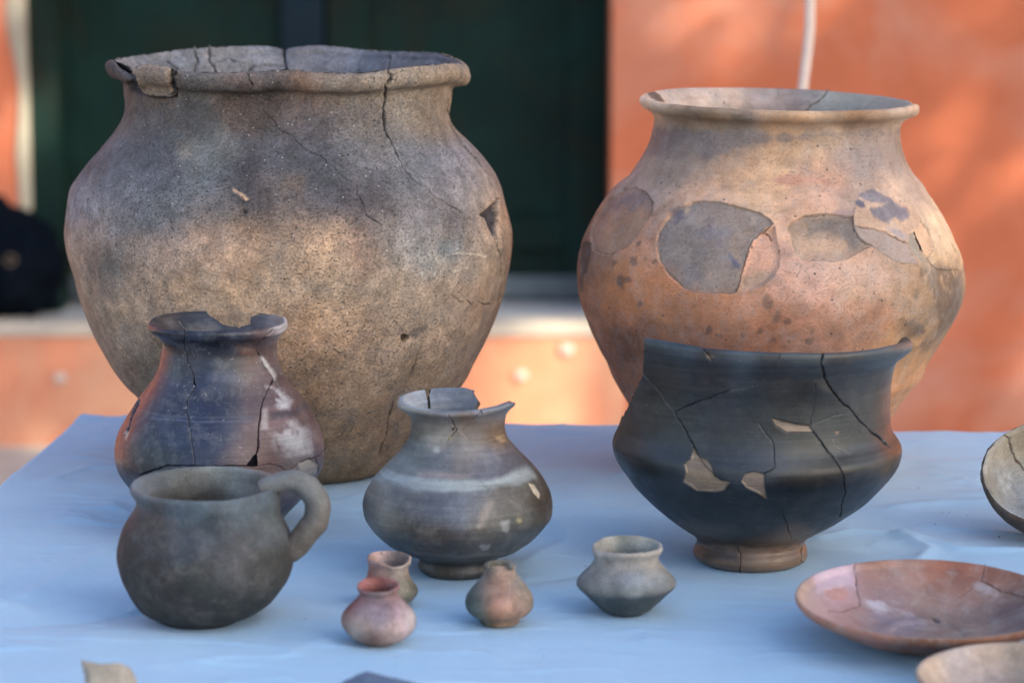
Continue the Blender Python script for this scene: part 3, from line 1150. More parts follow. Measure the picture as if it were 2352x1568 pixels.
# ------------------------------------------------------------------ 1. big sooty cooking jar
rowsA = [(1070, 440, 915), (1045, 412, 940), (1000, 376, 982), (955, 345, 1016), (906, 316, 1048), (867, 278, 1072), (818, 246, 1096), (770, 218, 1119), (721, 198, 1139),
         (672, 181, 1155), (623, 169.5, 1167), (568, 157, 1176), (521, 154, 1176), (475, 160, 1163), (428, 170.5, 1147), (382, 201, 1124), (336, 242, 1087),
         (289, 277, 1045), (257, 290, 1033), (230, 291, 1035), (210, 289, 1036), (197, 286, 1038), (190, 281, 1047), (186, 274, 1059), (181, 265, 1068), (170, 256, 1075), (158, 249, 1077), (147, 251, 1075)]
ctrlA = [(350, 190, (135, 112, 102)), (600, 182, (128, 122, 124)), (760, 180, (140, 128, 118)), (900, 180, (158, 148, 134)), (1040, 165, (150, 138, 122)), (470, 170, (120, 118, 120)), (280, 160, (95, 88, 92)),
         (330, 270, (112, 106, 106)), (450, 260, (98, 94, 96)), (600, 232, (70, 64, 64)), (560, 212, (122, 94, 80)), (500, 215, (110, 96, 88)), (700, 215, (128, 98, 80)), (700, 275, (90, 86, 94)), (850, 270, (112, 104, 102)), (950, 260, (136, 128, 120)), (1010, 260, (142, 130, 115)),
         (250, 380, (108, 108, 116)), (350, 380, (98, 98, 106)), (480, 370, (112, 116, 120)), (560, 420, (70, 70, 80)), (570, 470, (72, 68, 72)), (650, 380, (90, 92, 102)), (750, 400, (76, 77, 86)), (850, 360, (112, 114, 122)), (940, 380, (112, 116, 126)), (1050, 400, (122, 122, 132)), (1110, 430, (138, 128, 122)),
         (200, 480, (128, 124, 132)), (300, 480, (120, 118, 124)), (400, 500, (104, 108, 116)), (500, 500, (122, 116, 115)), (620, 430, (100, 88, 84)), (650, 490, (108, 98, 96)), (750, 480, (86, 82, 90)), (850, 470, (84, 80, 90)), (950, 500, (124, 120, 126)), (1050, 490, (118, 112, 116)), (1155, 500, (185, 158, 130)),
         (190, 560, (172, 142, 124)), (260, 600, (122, 114, 112)), (350, 590, (150, 125, 110)), (450, 560, (165, 132, 112)), (550, 560, (175, 142, 118)), (650, 560, (170, 142, 115)), (750, 560, (168, 142, 114)), (830, 570, (128, 106, 100)), (900, 560, (142, 134, 128)), (1000, 590, (132, 132, 132)), (1090, 600, (142, 130, 120)), (1165, 620, (172, 150, 120)),
         (200, 660, (158, 134, 116)), (320, 680, (168, 142, 120)), (450, 660, (176, 148, 122)), (600, 660, (170, 145, 120)), (750, 660, (168, 146, 120)), (900, 660, (146, 132, 114)), (1000, 700, (142, 130, 114)), (1100, 700, (146, 126, 106)),
         (250, 780, (145, 125, 108)), (520, 740, (165, 140, 114)), (700, 760, (150, 124, 100)), (800, 800, (140, 116, 92)), (900, 780, (142, 124, 104)), (1050, 800, (132, 118, 100)),
         (350, 880, (132, 112, 94)), (700, 900, (140, 114, 86)), (800, 900, (145, 118, 88)), (950, 880, (132, 112, 86)), (780, 1000, (135, 110, 76)), (860, 1000, (120, 98, 72)), (800, 1085, (120, 100, 68))]
pieceA = ZA([(408, 215), (440, 190), (520, 188), (600, 200), (632, 232), (602, 262), (608, 290), (620, 335), (600, 352), (545, 362), (480, 350), (447, 338), (445, 290), (425, 252)])
scar = YC([(735, 800), (780, 765), (825, 720), (862, 690), (862, 760), (852, 850), (848, 970), (822, 940), (795, 890), (765, 815)])
cracksA = [('o', 4.2, 3.5, ZA([(1672, 225), (1693, 245), (1690, 270), (1668, 300), (1660, 340), (1663, 375), (1650, 415), (1652, 470), (1660, 520), (1680, 555)])),
           ('o', 3.4, 2.0, ZA([(1680, 555), (1700, 600), (1722, 650)])),
           ('o', 2.2, 1.0, ZA([(1722, 650), (1740, 700), (1800, 770), (1860, 800), (1900, 850), (1960, 880), (2040, 930)]), (60, 54, 52)),
           ('o', 2.0, .9, ZA([(1055, 425), (1075, 445), (1110, 475), (1140, 520), (1200, 545), (1240, 590), (1290, 625), (1340, 650), (1400, 700), (1450, 755), (1500, 780)])),
           ('o', 2.8, 1.2, ZA([(1520, 800), (1522, 835), (1545, 870), (1560, 910), (1565, 940), (1600, 965), (1640, 990)])),
           ('o', 2.6, 2, ZA([(980, 235), (985, 270), (1000, 300)])),
           ('o', 4.2, 2.5, YC([(515, 0), (510, 60), (545, 200), (570, 250), (640, 330), (700, 400), (750, 470), (790, 540), (820, 600), (835, 660), (850, 690)]), (48, 42, 40)),
           ('o', 3.2, 3, YC([(845, 960), (860, 1040), (875, 1120), (885, 1200), (880, 1290), (875, 1370), (862, 1430)])),
           ('o', 2.8, 1.4, YC([(520, 1350), (570, 1380), (600, 1410), (640, 1395), (680, 1425), (720, 1410), (760, 1425), (800, 1415)])),
           ('o', 2.4, 1.2, ZB([(1750, 440), (1700, 580), (1660, 650), (1620, 700), (1590, 800), (1580, 880), (1545, 960)]), (50, 42, 36)),
           ('o', 1.2, .5, ZA([(180, 900), (192, 960), (190, 1050), (200, 1100)]), (70, 66, 66)),
           ('o', 6.0, 5, ZA([(622, 225), (602, 258), (606, 290), (622, 330), (620, 350)]), (18, 17, 18)),
           ('o', 3.0, 3, ZA([(465, 345), (500, 352), (545, 364), (590, 358), (618, 350)]), (28, 26, 28)),
           ('i', 5.0, 3, ZA([(712, 110), (722, 150), (735, 185), (718, 205), (722, 240)])), ('i', 5.0, 3, ZA([(790, 110), (795, 150), (790, 180), (815, 205), (822, 240)])),
           ('i', 3.0, 2, ZA([(805, 195), (840, 175), (880, 165), (930, 178), (965, 185)]), (40, 38, 40)), ('i', 3.0, 2, ZA([(985, 230), (1010, 210), (1050, 200), (1110, 205), (1168, 205)]), (40, 38, 40)),
           ('i', 2.6, 2, ZA([(1690, 128), (1685, 170), (1672, 220)])), ('i', 5.0, 2, ZA([(585, 180), (610, 200), (645, 225)]), (40, 36, 36)), ('i', 1.5, 1, ZA([(440, 180), (450, 205)])),
           ('i', 5.0, 3, ZA([(1160, 130), (1164, 170), (1172, 210), (1180, 235)]))]
patchesA = [dict(poly=scar, col=(62, 60, 66), dz=-5, soft=3, noise=4, edge=3),
            dict(poly=ZA([(325, 178), (372, 160), (402, 210), (430, 262), (452, 320), (480, 352), (440, 345), (400, 312), (372, 262), (345, 220)]), col=(64, 66, 80), dz=-5, soft=4, noise=4, edge=4),
            dict(poly=pieceA, col=(138, 124, 114), soft=3, noise=2, a=.8),
            dict(poly=ZA([(1000, 300), (1130, 305), (1090, 380), (980, 400), (880, 340), (900, 305)]), col=(56, 50, 50), soft=30, noise=14, a=.75, fine=False),
            dict(poly=ZA([(960, 560), (1020, 620), (1000, 740), (1050, 860), (990, 880), (940, 740)]), col=(62, 60, 70), soft=26, noise=22, a=.55, fine=False),
            dict(poly=ZA([(640, 590), (700, 590), (710, 650), (650, 650)]), col=(135, 128, 120), soft=16, noise=10, a=.7),
            dict(poly=ZA([(410, 900), (620, 880), (640, 960), (500, 1000)]), col=(96, 100, 106), soft=26, noise=18, a=.5, fine=False),
            dict(poly=ZA([(960, 560), (1400, 560), (1900, 700), (1600, 900), (1200, 800)]), col=(80, 80, 92), soft=30, noise=30, a=.35, brk=.1),
            dict(poly=ZA([(1120, 750), (1260, 760), (1250, 830), (1140, 820)]), col=(104, 90, 82), soft=18, noise=10, a=.7),
            dict(poly=ZA([(905, 808), (950, 830), (985, 862), (972, 870), (940, 845), (905, 820)]), col=(190, 160, 135), soft=2.2, noise=1.5, a=.8),
            dict(poly=circle_poly(ZA([(965, 925)])[0], 5), col=(50, 42, 38), dz=-2, soft=2),
            dict(poly=circle_poly(ZB([(1668, 415)])[0], 8), col=(60, 48, 38), dz=-2.5, soft=3, noise=4),
            dict(poly=ZB([(1690, 400), (1740, 350), (1770, 360), (1720, 410)]), col=(72, 68, 68), soft=5, noise=5, a=.7),
            dict(poly=YC([(470, 980), (600, 950), (640, 1080), (520, 1120), (450, 1060)]), col=(112, 122, 132), soft=16, noise=10, a=.6),
            dict(poly=YC([(520, 1070), (600, 1062), (650, 1068), (700, 1070), (770, 1085), (790, 1078), (790, 1084), (765, 1094), (700, 1078), (600, 1070)]), col=(205, 195, 180), soft=1.0, noise=.8, a=.8)]
gapA = ZA([(1112, 85), (1132, 112), (1152, 128), (1158, 150), (1160, 175), (1169, 175), (1167, 145), (1174, 112), (1185, 85)])
stripA = YC([(515, 0), (510, 60), (545, 200), (570, 250), (640, 330), (700, 400), (750, 470), (790, 540), (820, 600), (835, 660), (862, 690), (862, 760), (852, 850), (848, 970), (860, 1040), (875, 1120), (885, 1200), (880, 1290), (875, 1370), (862, 1430), (1045, 1430), (1045, 0)])
ctrlA = [(a, b, tuple(np.array(c) * .58 + .42 * np.array((160, 138, 117))) if (c[0] - c[2] > 22 and b > 500) else c) for a, b, c in ctrlA]
ctrlA = [(a, b, tuple((np.array(c) * .80 + .20 * np.mean(c) + (np.array([2, 0, 0]) if c[0] - c[2] > 22 else np.array([-2, 0, 2]))) * (.86 if b < 330 else .90 if sum(c) < 372 else 1.03))) for a, b, c in ctrlA]
build_pot('cooking_jar', 'largest jar, coarse soot-grey and tan clay with a broken lip, at the back left', 'jar', (680, 1070), rowsA, M_cook,
          T=.0085, mot=.20, bead=(.0022, .016), nlip=6, ctrl=ctrlA, inner=[(660, 130, (104, 108, 120)), (400, 150, (112, 116, 124)), (1000, 140, (92, 96, 108)), (560, 125, (118, 120, 126))], sig=38,
          cracks=cracksA, patches=patchesA, holes=[('i', gapA), ('o', YC([(768, 815), (790, 792), (802, 850), (785, 868)]))],
          pieces=[('o', pieceA, 'sherd', (-.0015, -.006, .001)), ('o', stripA, 'sherd')], tilt=math.radians(1.3),
          rimF=ZA([(300, 172), (380, 200), (415, 228), (450, 205), (500, 200), (600, 213), (640, 230), (800, 238), (980, 240), (1100, 228), (1200, 225), (1300, 238), (1450, 243), (1560, 240), (1660, 225), (1800, 208), (1950, 195), (2040, 190)]),
          rimB=ZA([(290, 170), (370, 162), (500, 145), (620, 125), (700, 118), (850, 108), (1000, 103), (1100, 104), (1150, 126), (1162, 134), (1172, 116), (1300, 100), (1400, 105), (1550, 125), (1700, 132), (1850, 135), (1930, 140), (2000, 165), (2060, 195)]),
          scut=.55, core=(52, 50, 56), rough_edge=1.2, rim_w=.10, rim_part=.952, lump=.0022, lip_round=1.6, gain=(1.265, 1.149, 1.031), seed=1)

# ------------------------------------------------------------------ 2. orange jar with flaked patches
rowsB = sil(ZC, [(1568, 325, 1945), (1500, 298, 1970), (1450, 270, 2000), (1400, 245, 2032), (1350, 220, 2062), (1300, 200, 2090), (1250, 180, 2118), (1200, 162, 2140), (1150, 150, 2155), (1100, 144, 2163), (1050, 142, 2162), (1000, 143, 2153), (950, 148, 2143), (900, 158, 2125),
                 (850, 172, 2100), (800, 195, 2078), (750, 222, 2050), (700, 250, 2022), (650, 283, 1990), (600, 320, 1955), (560, 360, 1930), (530, 405, 1907), (500, 430, 1885), (450, 468, 1858), (400, 500, 1840), (350, 525, 1830), (300, 538, 1825), (260, 546, 1826), (235, 544, 1832), (215, 530, 1850),
                 (200, 512, 1872), (185, 490, 1898), (170, 474, 1918), (155, 466, 1927), (140, 467, 1927)])
rowsB = [(1085, 1585, 1945), (1040, 1535, 1985), (1000, 1495, 2020), (955, 1462, 2049), (905, 1430, 2082)] + rowsB
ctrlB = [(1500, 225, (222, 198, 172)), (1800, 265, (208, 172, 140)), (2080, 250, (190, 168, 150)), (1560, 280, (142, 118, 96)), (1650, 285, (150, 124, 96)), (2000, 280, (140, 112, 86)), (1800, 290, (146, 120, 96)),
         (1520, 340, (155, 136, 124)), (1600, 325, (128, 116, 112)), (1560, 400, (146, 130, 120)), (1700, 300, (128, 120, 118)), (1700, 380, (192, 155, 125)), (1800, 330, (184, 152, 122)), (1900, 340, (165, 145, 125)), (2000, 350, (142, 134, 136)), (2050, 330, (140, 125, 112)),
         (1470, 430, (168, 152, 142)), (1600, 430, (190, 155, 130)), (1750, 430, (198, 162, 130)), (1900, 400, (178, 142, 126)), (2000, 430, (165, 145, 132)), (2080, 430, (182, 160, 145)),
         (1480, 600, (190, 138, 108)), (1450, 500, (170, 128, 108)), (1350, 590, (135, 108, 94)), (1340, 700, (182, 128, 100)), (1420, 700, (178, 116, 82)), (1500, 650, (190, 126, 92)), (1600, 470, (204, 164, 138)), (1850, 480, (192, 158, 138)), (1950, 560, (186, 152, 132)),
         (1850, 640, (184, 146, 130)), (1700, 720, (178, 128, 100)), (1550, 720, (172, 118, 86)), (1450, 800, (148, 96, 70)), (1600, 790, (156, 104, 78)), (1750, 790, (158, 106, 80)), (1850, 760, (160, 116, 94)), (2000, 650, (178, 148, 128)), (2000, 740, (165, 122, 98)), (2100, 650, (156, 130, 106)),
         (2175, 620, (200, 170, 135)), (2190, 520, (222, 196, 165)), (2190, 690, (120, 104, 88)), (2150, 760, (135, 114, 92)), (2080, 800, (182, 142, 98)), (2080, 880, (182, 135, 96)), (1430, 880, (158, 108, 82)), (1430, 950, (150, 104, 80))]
P1 = ZC([(215, 800), (250, 720), (310, 650), (380, 590), (440, 583), (500, 610), (540, 665), (530, 730), (480, 800), (420, 880), (330, 935), (280, 940), (225, 915), (212, 860)])
P0 = ZC([(160, 900), (185, 865), (210, 880), (212, 940), (190, 1030), (165, 1050), (158, 980)])
P2 = YF([(330, 830), (345, 720), (400, 620), (490, 530), (600, 460), (700, 415), (800, 400), (950, 408), (1100, 435), (1300, 485), (1430, 530), (1500, 575), (1545, 640), (1450, 700), (1395, 745), (1340, 800), (1290, 880), (1260, 960), (1240, 1060), (1200, 1180), (1185, 1280), (1165, 1350), (1100, 1375), (950, 1360), (820, 1358), (700, 1355), (590, 1300), (480, 1210), (400, 1100), (350, 1000), (332, 900)])
P2b = YF([(1140, 740), (1200, 690), (1330, 660), (1400, 680), (1395, 745), (1340, 800), (1290, 880), (1240, 1060), (1215, 1075), (1150, 1010), (1070, 920), (1100, 800)])
P3 = YF([(1405, 730), (1480, 690), (1560, 660), (1580, 800), (1615, 960), (1610, 1080), (1560, 1180), (1440, 1290), (1300, 1340), (1185, 1340), (1200, 1180), (1240, 1060), (1290, 880), (1340, 800)])
P4 = YG([(175, 490), (250, 450), (330, 420), (520, 405), (700, 425), (800, 435), (820, 520), (840, 600), (880, 660), (940, 710), (1000, 740), (900, 800), (750, 880), (600, 905), (400, 900), (280, 880), (200, 800), (170, 650), (130, 540)])
P5 = YG([(880, 220), (950, 185), (1010, 170), (1100, 190), (1200, 240), (1300, 290), (1370, 350), (1410, 420), (1400, 450), (1330, 490), (1240, 480), (1200, 520), (1100, 450), (1030, 430), (990, 360), (1140, 310), (1000, 300), (930, 270)])
P5b = YG([(835, 280), (870, 250), (920, 290), (940, 340), (900, 340), (850, 320)])
P6 = YG([(810, 440), (860, 250), (930, 185), (1010, 162), (1250, 240), (1450, 350), (1530, 470), (1500, 540), (1430, 590), (1385, 712), (1300, 680), (1200, 635), (1160, 605), (1100, 595), (1000, 570), (900, 545), (828, 525)])
P6c = YG([(828, 525), (900, 545), (1000, 570), (1100, 595), (1160, 605), (1200, 635), (1300, 680), (1385, 712), (1420, 800), (1500, 925), (1400, 930), (1300, 915), (1200, 870), (1100, 810), (1000, 738), (940, 710), (880, 655), (845, 600)])
P7 = YG([(1520, 480), (1570, 510), (1620, 580), (1660, 700), (1655, 790), (1610, 860), (1560, 810), (1530, 740), (1490, 650), (1470, 590), (1500, 540)])
P8 = YG([(1400, 620), (1440, 600), (1470, 680), (1550, 850), (1600, 900), (1540, 910), (1460, 830), (1400, 720)])
edgeP4 = YG([(810, 435), (818, 480), (825, 540), (845, 600), (880, 655), (940, 710), (1000, 738)])
patchesB = [dict(poly=ZC([(555, 270), (1300, 318), (1500, 300), (1830, 290), (1830, 310), (1500, 320), (1200, 345), (1000, 378), (860, 425), (700, 430), (560, 420), (500, 420)]), col=(118, 110, 112), soft=7, noise=9, a=.75),
            dict(poly=ZC([(1500, 330), (1830, 320), (1850, 430), (1880, 520), (1600, 560), (1450, 420)]), col=(134, 126, 130), soft=26, noise=26, a=.5, fine=False, sharp=False),
            dict(poly=ZC([(1130, 535), (1250, 520), (1400, 530), (1470, 560), (1300, 578), (1180, 570)]), col=(168, 128, 112), soft=6, noise=5, a=.8),
            dict(poly=ZC([(560, 380), (760, 360), (800, 440), (640, 520), (470, 540)]), col=(140, 126, 116), soft=20, noise=18, a=.6, fine=False, sharp=False),
            dict(poly=P0, col=(92, 84, 84), dz=-1, soft=2), dict(poly=ZC([(150, 1050), (175, 1050), (172, 1130), (155, 1140)]), col=(98, 84, 80), soft=4, a=.8),
            dict(poly=P1, col=(152, 126, 112), dz=-1.8, soft=3.5, noise=3.5, edge=1.5), dict(poly=ZC([(260, 730), (320, 650), (390, 590), (440, 590), (500, 625), (535, 680), (450, 700), (380, 720), (300, 780)]), col=(118, 108, 112), soft=14, noise=10, a=.75, fine=False),
            dict(poly=P2, col=(132, 123, 119), dz=-2.0, soft=2.6, noise=3.0, edge=1.2),
            dict(poly=YF([(620, 560), (900, 430), (1300, 500), (1250, 660), (1000, 620), (760, 720)]), col=(142, 126, 118), soft=24, noise=18, a=.6, fine=False, sharp=False),
            dict(poly=YF([(480, 500), (640, 470), (620, 580), (500, 640)]), col=(96, 92, 104), soft=10, noise=8, a=.8), dict(poly=YF([(640, 1140), (1000, 1080), (1180, 1160), (1100, 1300), (760, 1280)]), col=(146, 130, 120), soft=20, noise=18, a=.6, fine=False),
            dict(poly=circle_poly(YF([(640, 490)])[0], 7, 9), col=(165, 148, 122), soft=2), dict(poly=YF([(1310, 560), (1350, 550), (1370, 630), (1330, 640)]), col=(150, 138, 122), soft=3),
            dict(poly=P2b, col=(136, 124, 117), dz=-1.1, soft=2.5, noise=2, edge=4, dish=14), dict(poly=YF([(1080, 930), (1150, 1010), (1205, 1060), (1190, 1110), (1130, 1060), (1090, 990)]), col=(88, 92, 112), soft=4, noise=3, a=.9),
            dict(poly=P3, col=(192, 152, 132), dz=-3.2, soft=1.6, noise=1.2, edge=2.2, dish=10),
            dict(poly=YF([(1180, 1180), (1300, 1180), (1560, 1100), (1540, 1200), (1300, 1330), (1180, 1330)]), col=(156, 138, 122), soft=12, noise=9, a=.7, fine=False),
            dict(poly=P4, col=(148, 130, 116), dz=-4.4, soft=3.4, noise=4.0, edge=2, dish=26),
            dict(poly=YG([(330, 430), (780, 445), (820, 560), (900, 700), (840, 760), (600, 640), (380, 560)]), col=(108, 104, 104), soft=16, noise=14, a=.8, fine=False),
            dict(poly=P6, col=(184, 160, 142), dz=.5, soft=3, noise=3), dict(poly=P6c, col=(156, 143, 138), dz=.3, soft=1.5, noise=1),
            dict(poly=P5, col=(108, 109, 126), soft=5, noise=7, a=.88), dict(poly=P5b, col=(102, 102, 122), soft=3, noise=2),
            dict(poly=YG([(1180, 560), (1280, 560), (1370, 640), (1360, 700), (1240, 640)]), col=(134, 134, 150), soft=6, noise=6, a=.8), dict(poly=YG([(600, 370), (800, 330), (860, 380), (800, 420), (620, 400)]), col=(132, 122, 132), soft=9, noise=8, a=.7),
            dict(poly=P8, col=(152, 146, 138), dz=-1.2, soft=2), dict(poly=P7, col=(208, 178, 152), dz=-1.6, soft=1.5, edge=2),
            dict(poly=ZC([(1900, 1000), (2130, 960), (2160, 1100), (2100, 1320), (1980, 1440), (1850, 1440), (1820, 1280), (1900, 1100)]), col=(98, 84, 72), soft=20, noise=10, a=.85, brk=.02, sharp=True),
            dict(poly=ZC([(2100, 1060), (2165, 1000), (2160, 1180), (2110, 1300), (2080, 1290)]), col=(86, 80, 76), soft=12, noise=8, a=.75, fine=False),
            dict(poly=ZC([(560, 990), (900, 1150), (500, 1250), (300, 1200), (250, 1000)]), col=(196, 134, 86), soft=40, noise=30, a=.35, fine=False, sharp=False),
            dict(poly=ZC([(1250, 970), (1700, 980), (1900, 1060), (1700, 1110), (1300, 1080)]), col=(190, 164, 152), soft=24, noise=24, a=.5, fine=False, sharp=False),
            dict(poly=ZC([(330, 1330), (480, 1370), (470, 1480), (380, 1500)]), col=(110, 76, 58), soft=16, noise=14, a=.7, brk=.0),
            dict(poly=ZC([(1100, 1260), (1700, 1300), (1600, 1420), (1000, 1420)]), col=(134, 98, 80), soft=30, noise=20, a=.6, brk=.12)]
for (a, b, r) in ((385, 1075, 28), (375, 1110, 20), (470, 1200, 18), (1140, 1190, 28), (435, 970, 18), (1180, 1270, 22), (1165, 1390, 20), (830, 1335, 16), (1370, 1340, 16), (885, 1355, 14), (1250, 1390, 11), (1345, 1390, 15), (1220, 1415, 14), (1920, 1330, 36), (535, 975, 9), (345, 975, 14), (465, 880, 12), (1240, 1290, 16), (680, 1225, 9), (1100, 1340, 10), (1005, 1370, 9), (730, 705, 9)):
    patchesB.append(dict(poly=circle_poly(ZC([(a, b)])[0], r * .40, 9), col=(84, 72, 68), soft=4.5, noise=11, a=.62))
patchesB += [dict(poly=YF([(700, 720), (900, 640), (1050, 760), (960, 900), (760, 880)]), col=(112, 108, 122), soft=18, noise=18, a=.6, brk=-.05), dict(poly=YF([(420, 760), (620, 700), (700, 900), (560, 1060), (420, 960)]), col=(140, 128, 122), soft=18, noise=18, a=.6, brk=-.05),
             dict(poly=YF([(560, 1060), (700, 1020), (820, 1200), (640, 1260)]), col=(106, 104, 110), soft=14, noise=16, a=.6, brk=0.),
             dict(poly=ZC([(240, 760), (520, 640), (500, 820), (300, 920)]), col=(168, 132, 108), soft=16, noise=16, a=.6, brk=0.), dict(poly=YG([(250, 620), (700, 640), (820, 780), (560, 880), (280, 800)]), col=(186, 160, 140), soft=16, noise=16, a=.6, brk=0.)]
r3 = np.random.default_rng(12)
cracksB = [('o', 2.6, 1.6, YG([(830, 525), (900, 545), (1000, 570), (1100, 595), (1160, 605), (1200, 635), (1300, 680), (1380, 712)])),
           ('o', 1.6, .6, YG([(1000, 740), (1100, 810), (1200, 870), (1300, 915), (1400, 930), (1500, 925)]), (70, 60, 58)),
           ('o', 4.2, 1.6, edgeP4, (40, 30, 26)), ('o', 2.0, 1, YG([(1600, 870), (1640, 940), (1700, 985), (1780, 995), (1910, 990)]), (84, 72, 64)),
           ('o', 2.0, 1, YG([(300, 435), (400, 418), (520, 408), (640, 418), (720, 430), (800, 438)]), (84, 74, 66)),
           ('o', 3.0, 1.6, YF([(1395, 728), (1450, 722), (1500, 745), (1525, 800)]), (42, 34, 32)),
           ('o', 2.8, 1.6, YF([(1545, 640), (1450, 700), (1395, 745), (1340, 800), (1290, 880), (1255, 980), (1235, 1070), (1200, 1180), (1185, 1280), (1165, 1345)]), (78, 56, 42)),
           ('o', 1.7, .8, YF([(1165, 1350), (1090, 1375), (950, 1360), (820, 1358), (700, 1352), (590, 1300), (450, 1180), (350, 1000), (330, 850), (350, 700)]), (90, 78, 74)),
           ('o', 2.0, .8, ZC([(425, 878), (380, 905), (300, 940), (235, 922), (214, 880)]), (64, 52, 48)), ('o', 1.5, .6, ZC([(500, 610), (542, 668), (530, 735)]), (96, 84, 80)),
           ('o', 1.6, .6, YG([(1520, 470), (1600, 560), (1645, 680), (1650, 790)]), (150, 118, 82)), ('o', 2.0, .8, YG([(1680, 390), (1710, 460)]), (150, 110, 60)), ('o', 2.2, .8, YG([(1840, 720), (1885, 790)]), (160, 120, 60)),
           ('i', 3.0, 2, ZC([(1460, 75), (1430, 105), (1400, 135), (1360, 160), (1335, 190)]), (80, 60, 40))]
for _ in range(70):
    x0, y0 = r3.uniform(260, 2050), r3.uniform(1020, 1440)
    if (x0 - 1150) ** 2 / 1000 ** 2 + (y0 - 1000) ** 2 / 480 ** 2 > 1: continue
    a = r3.normal(1.3, .6)
    L = r3.uniform(8, 34)
    cracksB.append(('o', .9, .05, ZC([(x0, y0), (x0 + L * math.cos(a) * .5, y0 + L * math.sin(a) * .5 + 1), (x0 + L * math.cos(a), y0 + L * math.sin(a))]), (216, 192, 168)))
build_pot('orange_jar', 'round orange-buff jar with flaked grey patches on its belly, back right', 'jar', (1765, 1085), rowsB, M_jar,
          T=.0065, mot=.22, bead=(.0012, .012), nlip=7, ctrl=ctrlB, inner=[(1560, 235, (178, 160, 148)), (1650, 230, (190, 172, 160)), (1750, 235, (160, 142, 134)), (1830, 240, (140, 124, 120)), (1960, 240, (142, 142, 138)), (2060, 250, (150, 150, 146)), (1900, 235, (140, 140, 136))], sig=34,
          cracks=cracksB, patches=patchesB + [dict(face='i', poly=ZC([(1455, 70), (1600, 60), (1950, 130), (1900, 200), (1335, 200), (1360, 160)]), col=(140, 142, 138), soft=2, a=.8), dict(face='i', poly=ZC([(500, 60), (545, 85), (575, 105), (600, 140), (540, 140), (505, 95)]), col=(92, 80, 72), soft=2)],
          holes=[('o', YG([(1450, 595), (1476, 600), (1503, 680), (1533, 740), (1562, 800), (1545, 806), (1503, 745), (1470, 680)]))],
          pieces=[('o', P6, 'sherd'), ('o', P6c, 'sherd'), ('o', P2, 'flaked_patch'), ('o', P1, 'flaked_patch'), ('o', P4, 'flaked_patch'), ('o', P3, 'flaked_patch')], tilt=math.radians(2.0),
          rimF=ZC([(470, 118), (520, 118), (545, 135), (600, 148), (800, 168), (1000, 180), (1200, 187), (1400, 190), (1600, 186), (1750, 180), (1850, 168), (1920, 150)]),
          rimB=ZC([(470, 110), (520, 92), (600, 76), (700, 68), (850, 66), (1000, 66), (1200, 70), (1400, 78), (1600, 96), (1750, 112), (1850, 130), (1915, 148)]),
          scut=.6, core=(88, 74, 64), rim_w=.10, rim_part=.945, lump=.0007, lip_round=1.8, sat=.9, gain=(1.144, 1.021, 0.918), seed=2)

# ------------------------------------------------------------------ 3. dark jar, half burnt and half orange
rowsC = [(1227, 408, 604), (1205, 376, 636), (1180, 351, 659), (1143, 317, 694), (1119, 298, 711), (1088, 275, 732), (1066, 268, 742), (1040, 265, 744), (1013, 269, 743), (988, 276, 737), (967, 287, 729), (945, 300, 718), (920, 316, 702), (903, 328, 689), (885, 342, 671), (862, 357, 655), (841, 366, 645), (815, 372, 638),
         (800, 375, 636), (788, 375, 637), (776, 371, 640), (766, 361, 648), (757, 350, 655), (749, 343, 659), (742, 341, 660), (737, 343, 659)]
ctrlC = [(c_[0], c_[1], k) for c_, k in zip(YD([(300, 260), (600, 260), (900, 260), (1100, 270), (1230, 230), (350, 320), (700, 335), (950, 340), (1100, 340), (340, 420), (500, 450), (700, 480), (850, 450), (1000, 450), (1150, 450), (300, 560), (500, 560), (700, 600), (850, 640), (980, 620), (1100, 560), (300, 700), (550, 750), (700, 750), (850, 760), (1000, 750), (1250, 680), (150, 900), (450, 880), (700, 900), (880, 900), (980, 880), (1200, 900), (1400, 900), (100, 1100), (400, 1050), (700, 1050), (850, 1050), (950, 1050), (1200, 1050), (1450, 1100), (100, 1300), (300, 1250), (600, 1250), (850, 1230), (950, 1220), (1150, 1180), (1350, 1250), (1500, 1280)]),
         [(72, 76, 88), (66, 72, 86), (64, 70, 84), (130, 100, 92), (170, 160, 160), (50, 48, 54), (30, 32, 40), (52, 44, 46), (90, 68, 64), (98, 82, 84), (92, 84, 86), (70, 76, 88), (78, 76, 82), (128, 92, 80), (132, 104, 98), (96, 90, 96), (92, 88, 90), (62, 70, 88), (66, 70, 82), (120, 98, 94), (134, 108, 104), (92, 90, 96), (78, 80, 92), (56, 66, 86), (64, 70, 84), (122, 100, 100), (132, 102, 98), (96, 92, 96), (78, 82, 96), (60, 70, 96), (80, 78, 88), (130, 106, 104), (145, 118, 116), (130, 104, 98), (84, 84, 84), (80, 86, 98), (60, 70, 96), (84, 84, 96), (130, 104, 102), (140, 112, 108), (136, 116, 116), (78, 72, 72), (80, 84, 84), (74, 80, 94), (110, 98, 100), (130, 100, 96), (136, 104, 98), (140, 124, 118), (122, 106, 104)])]
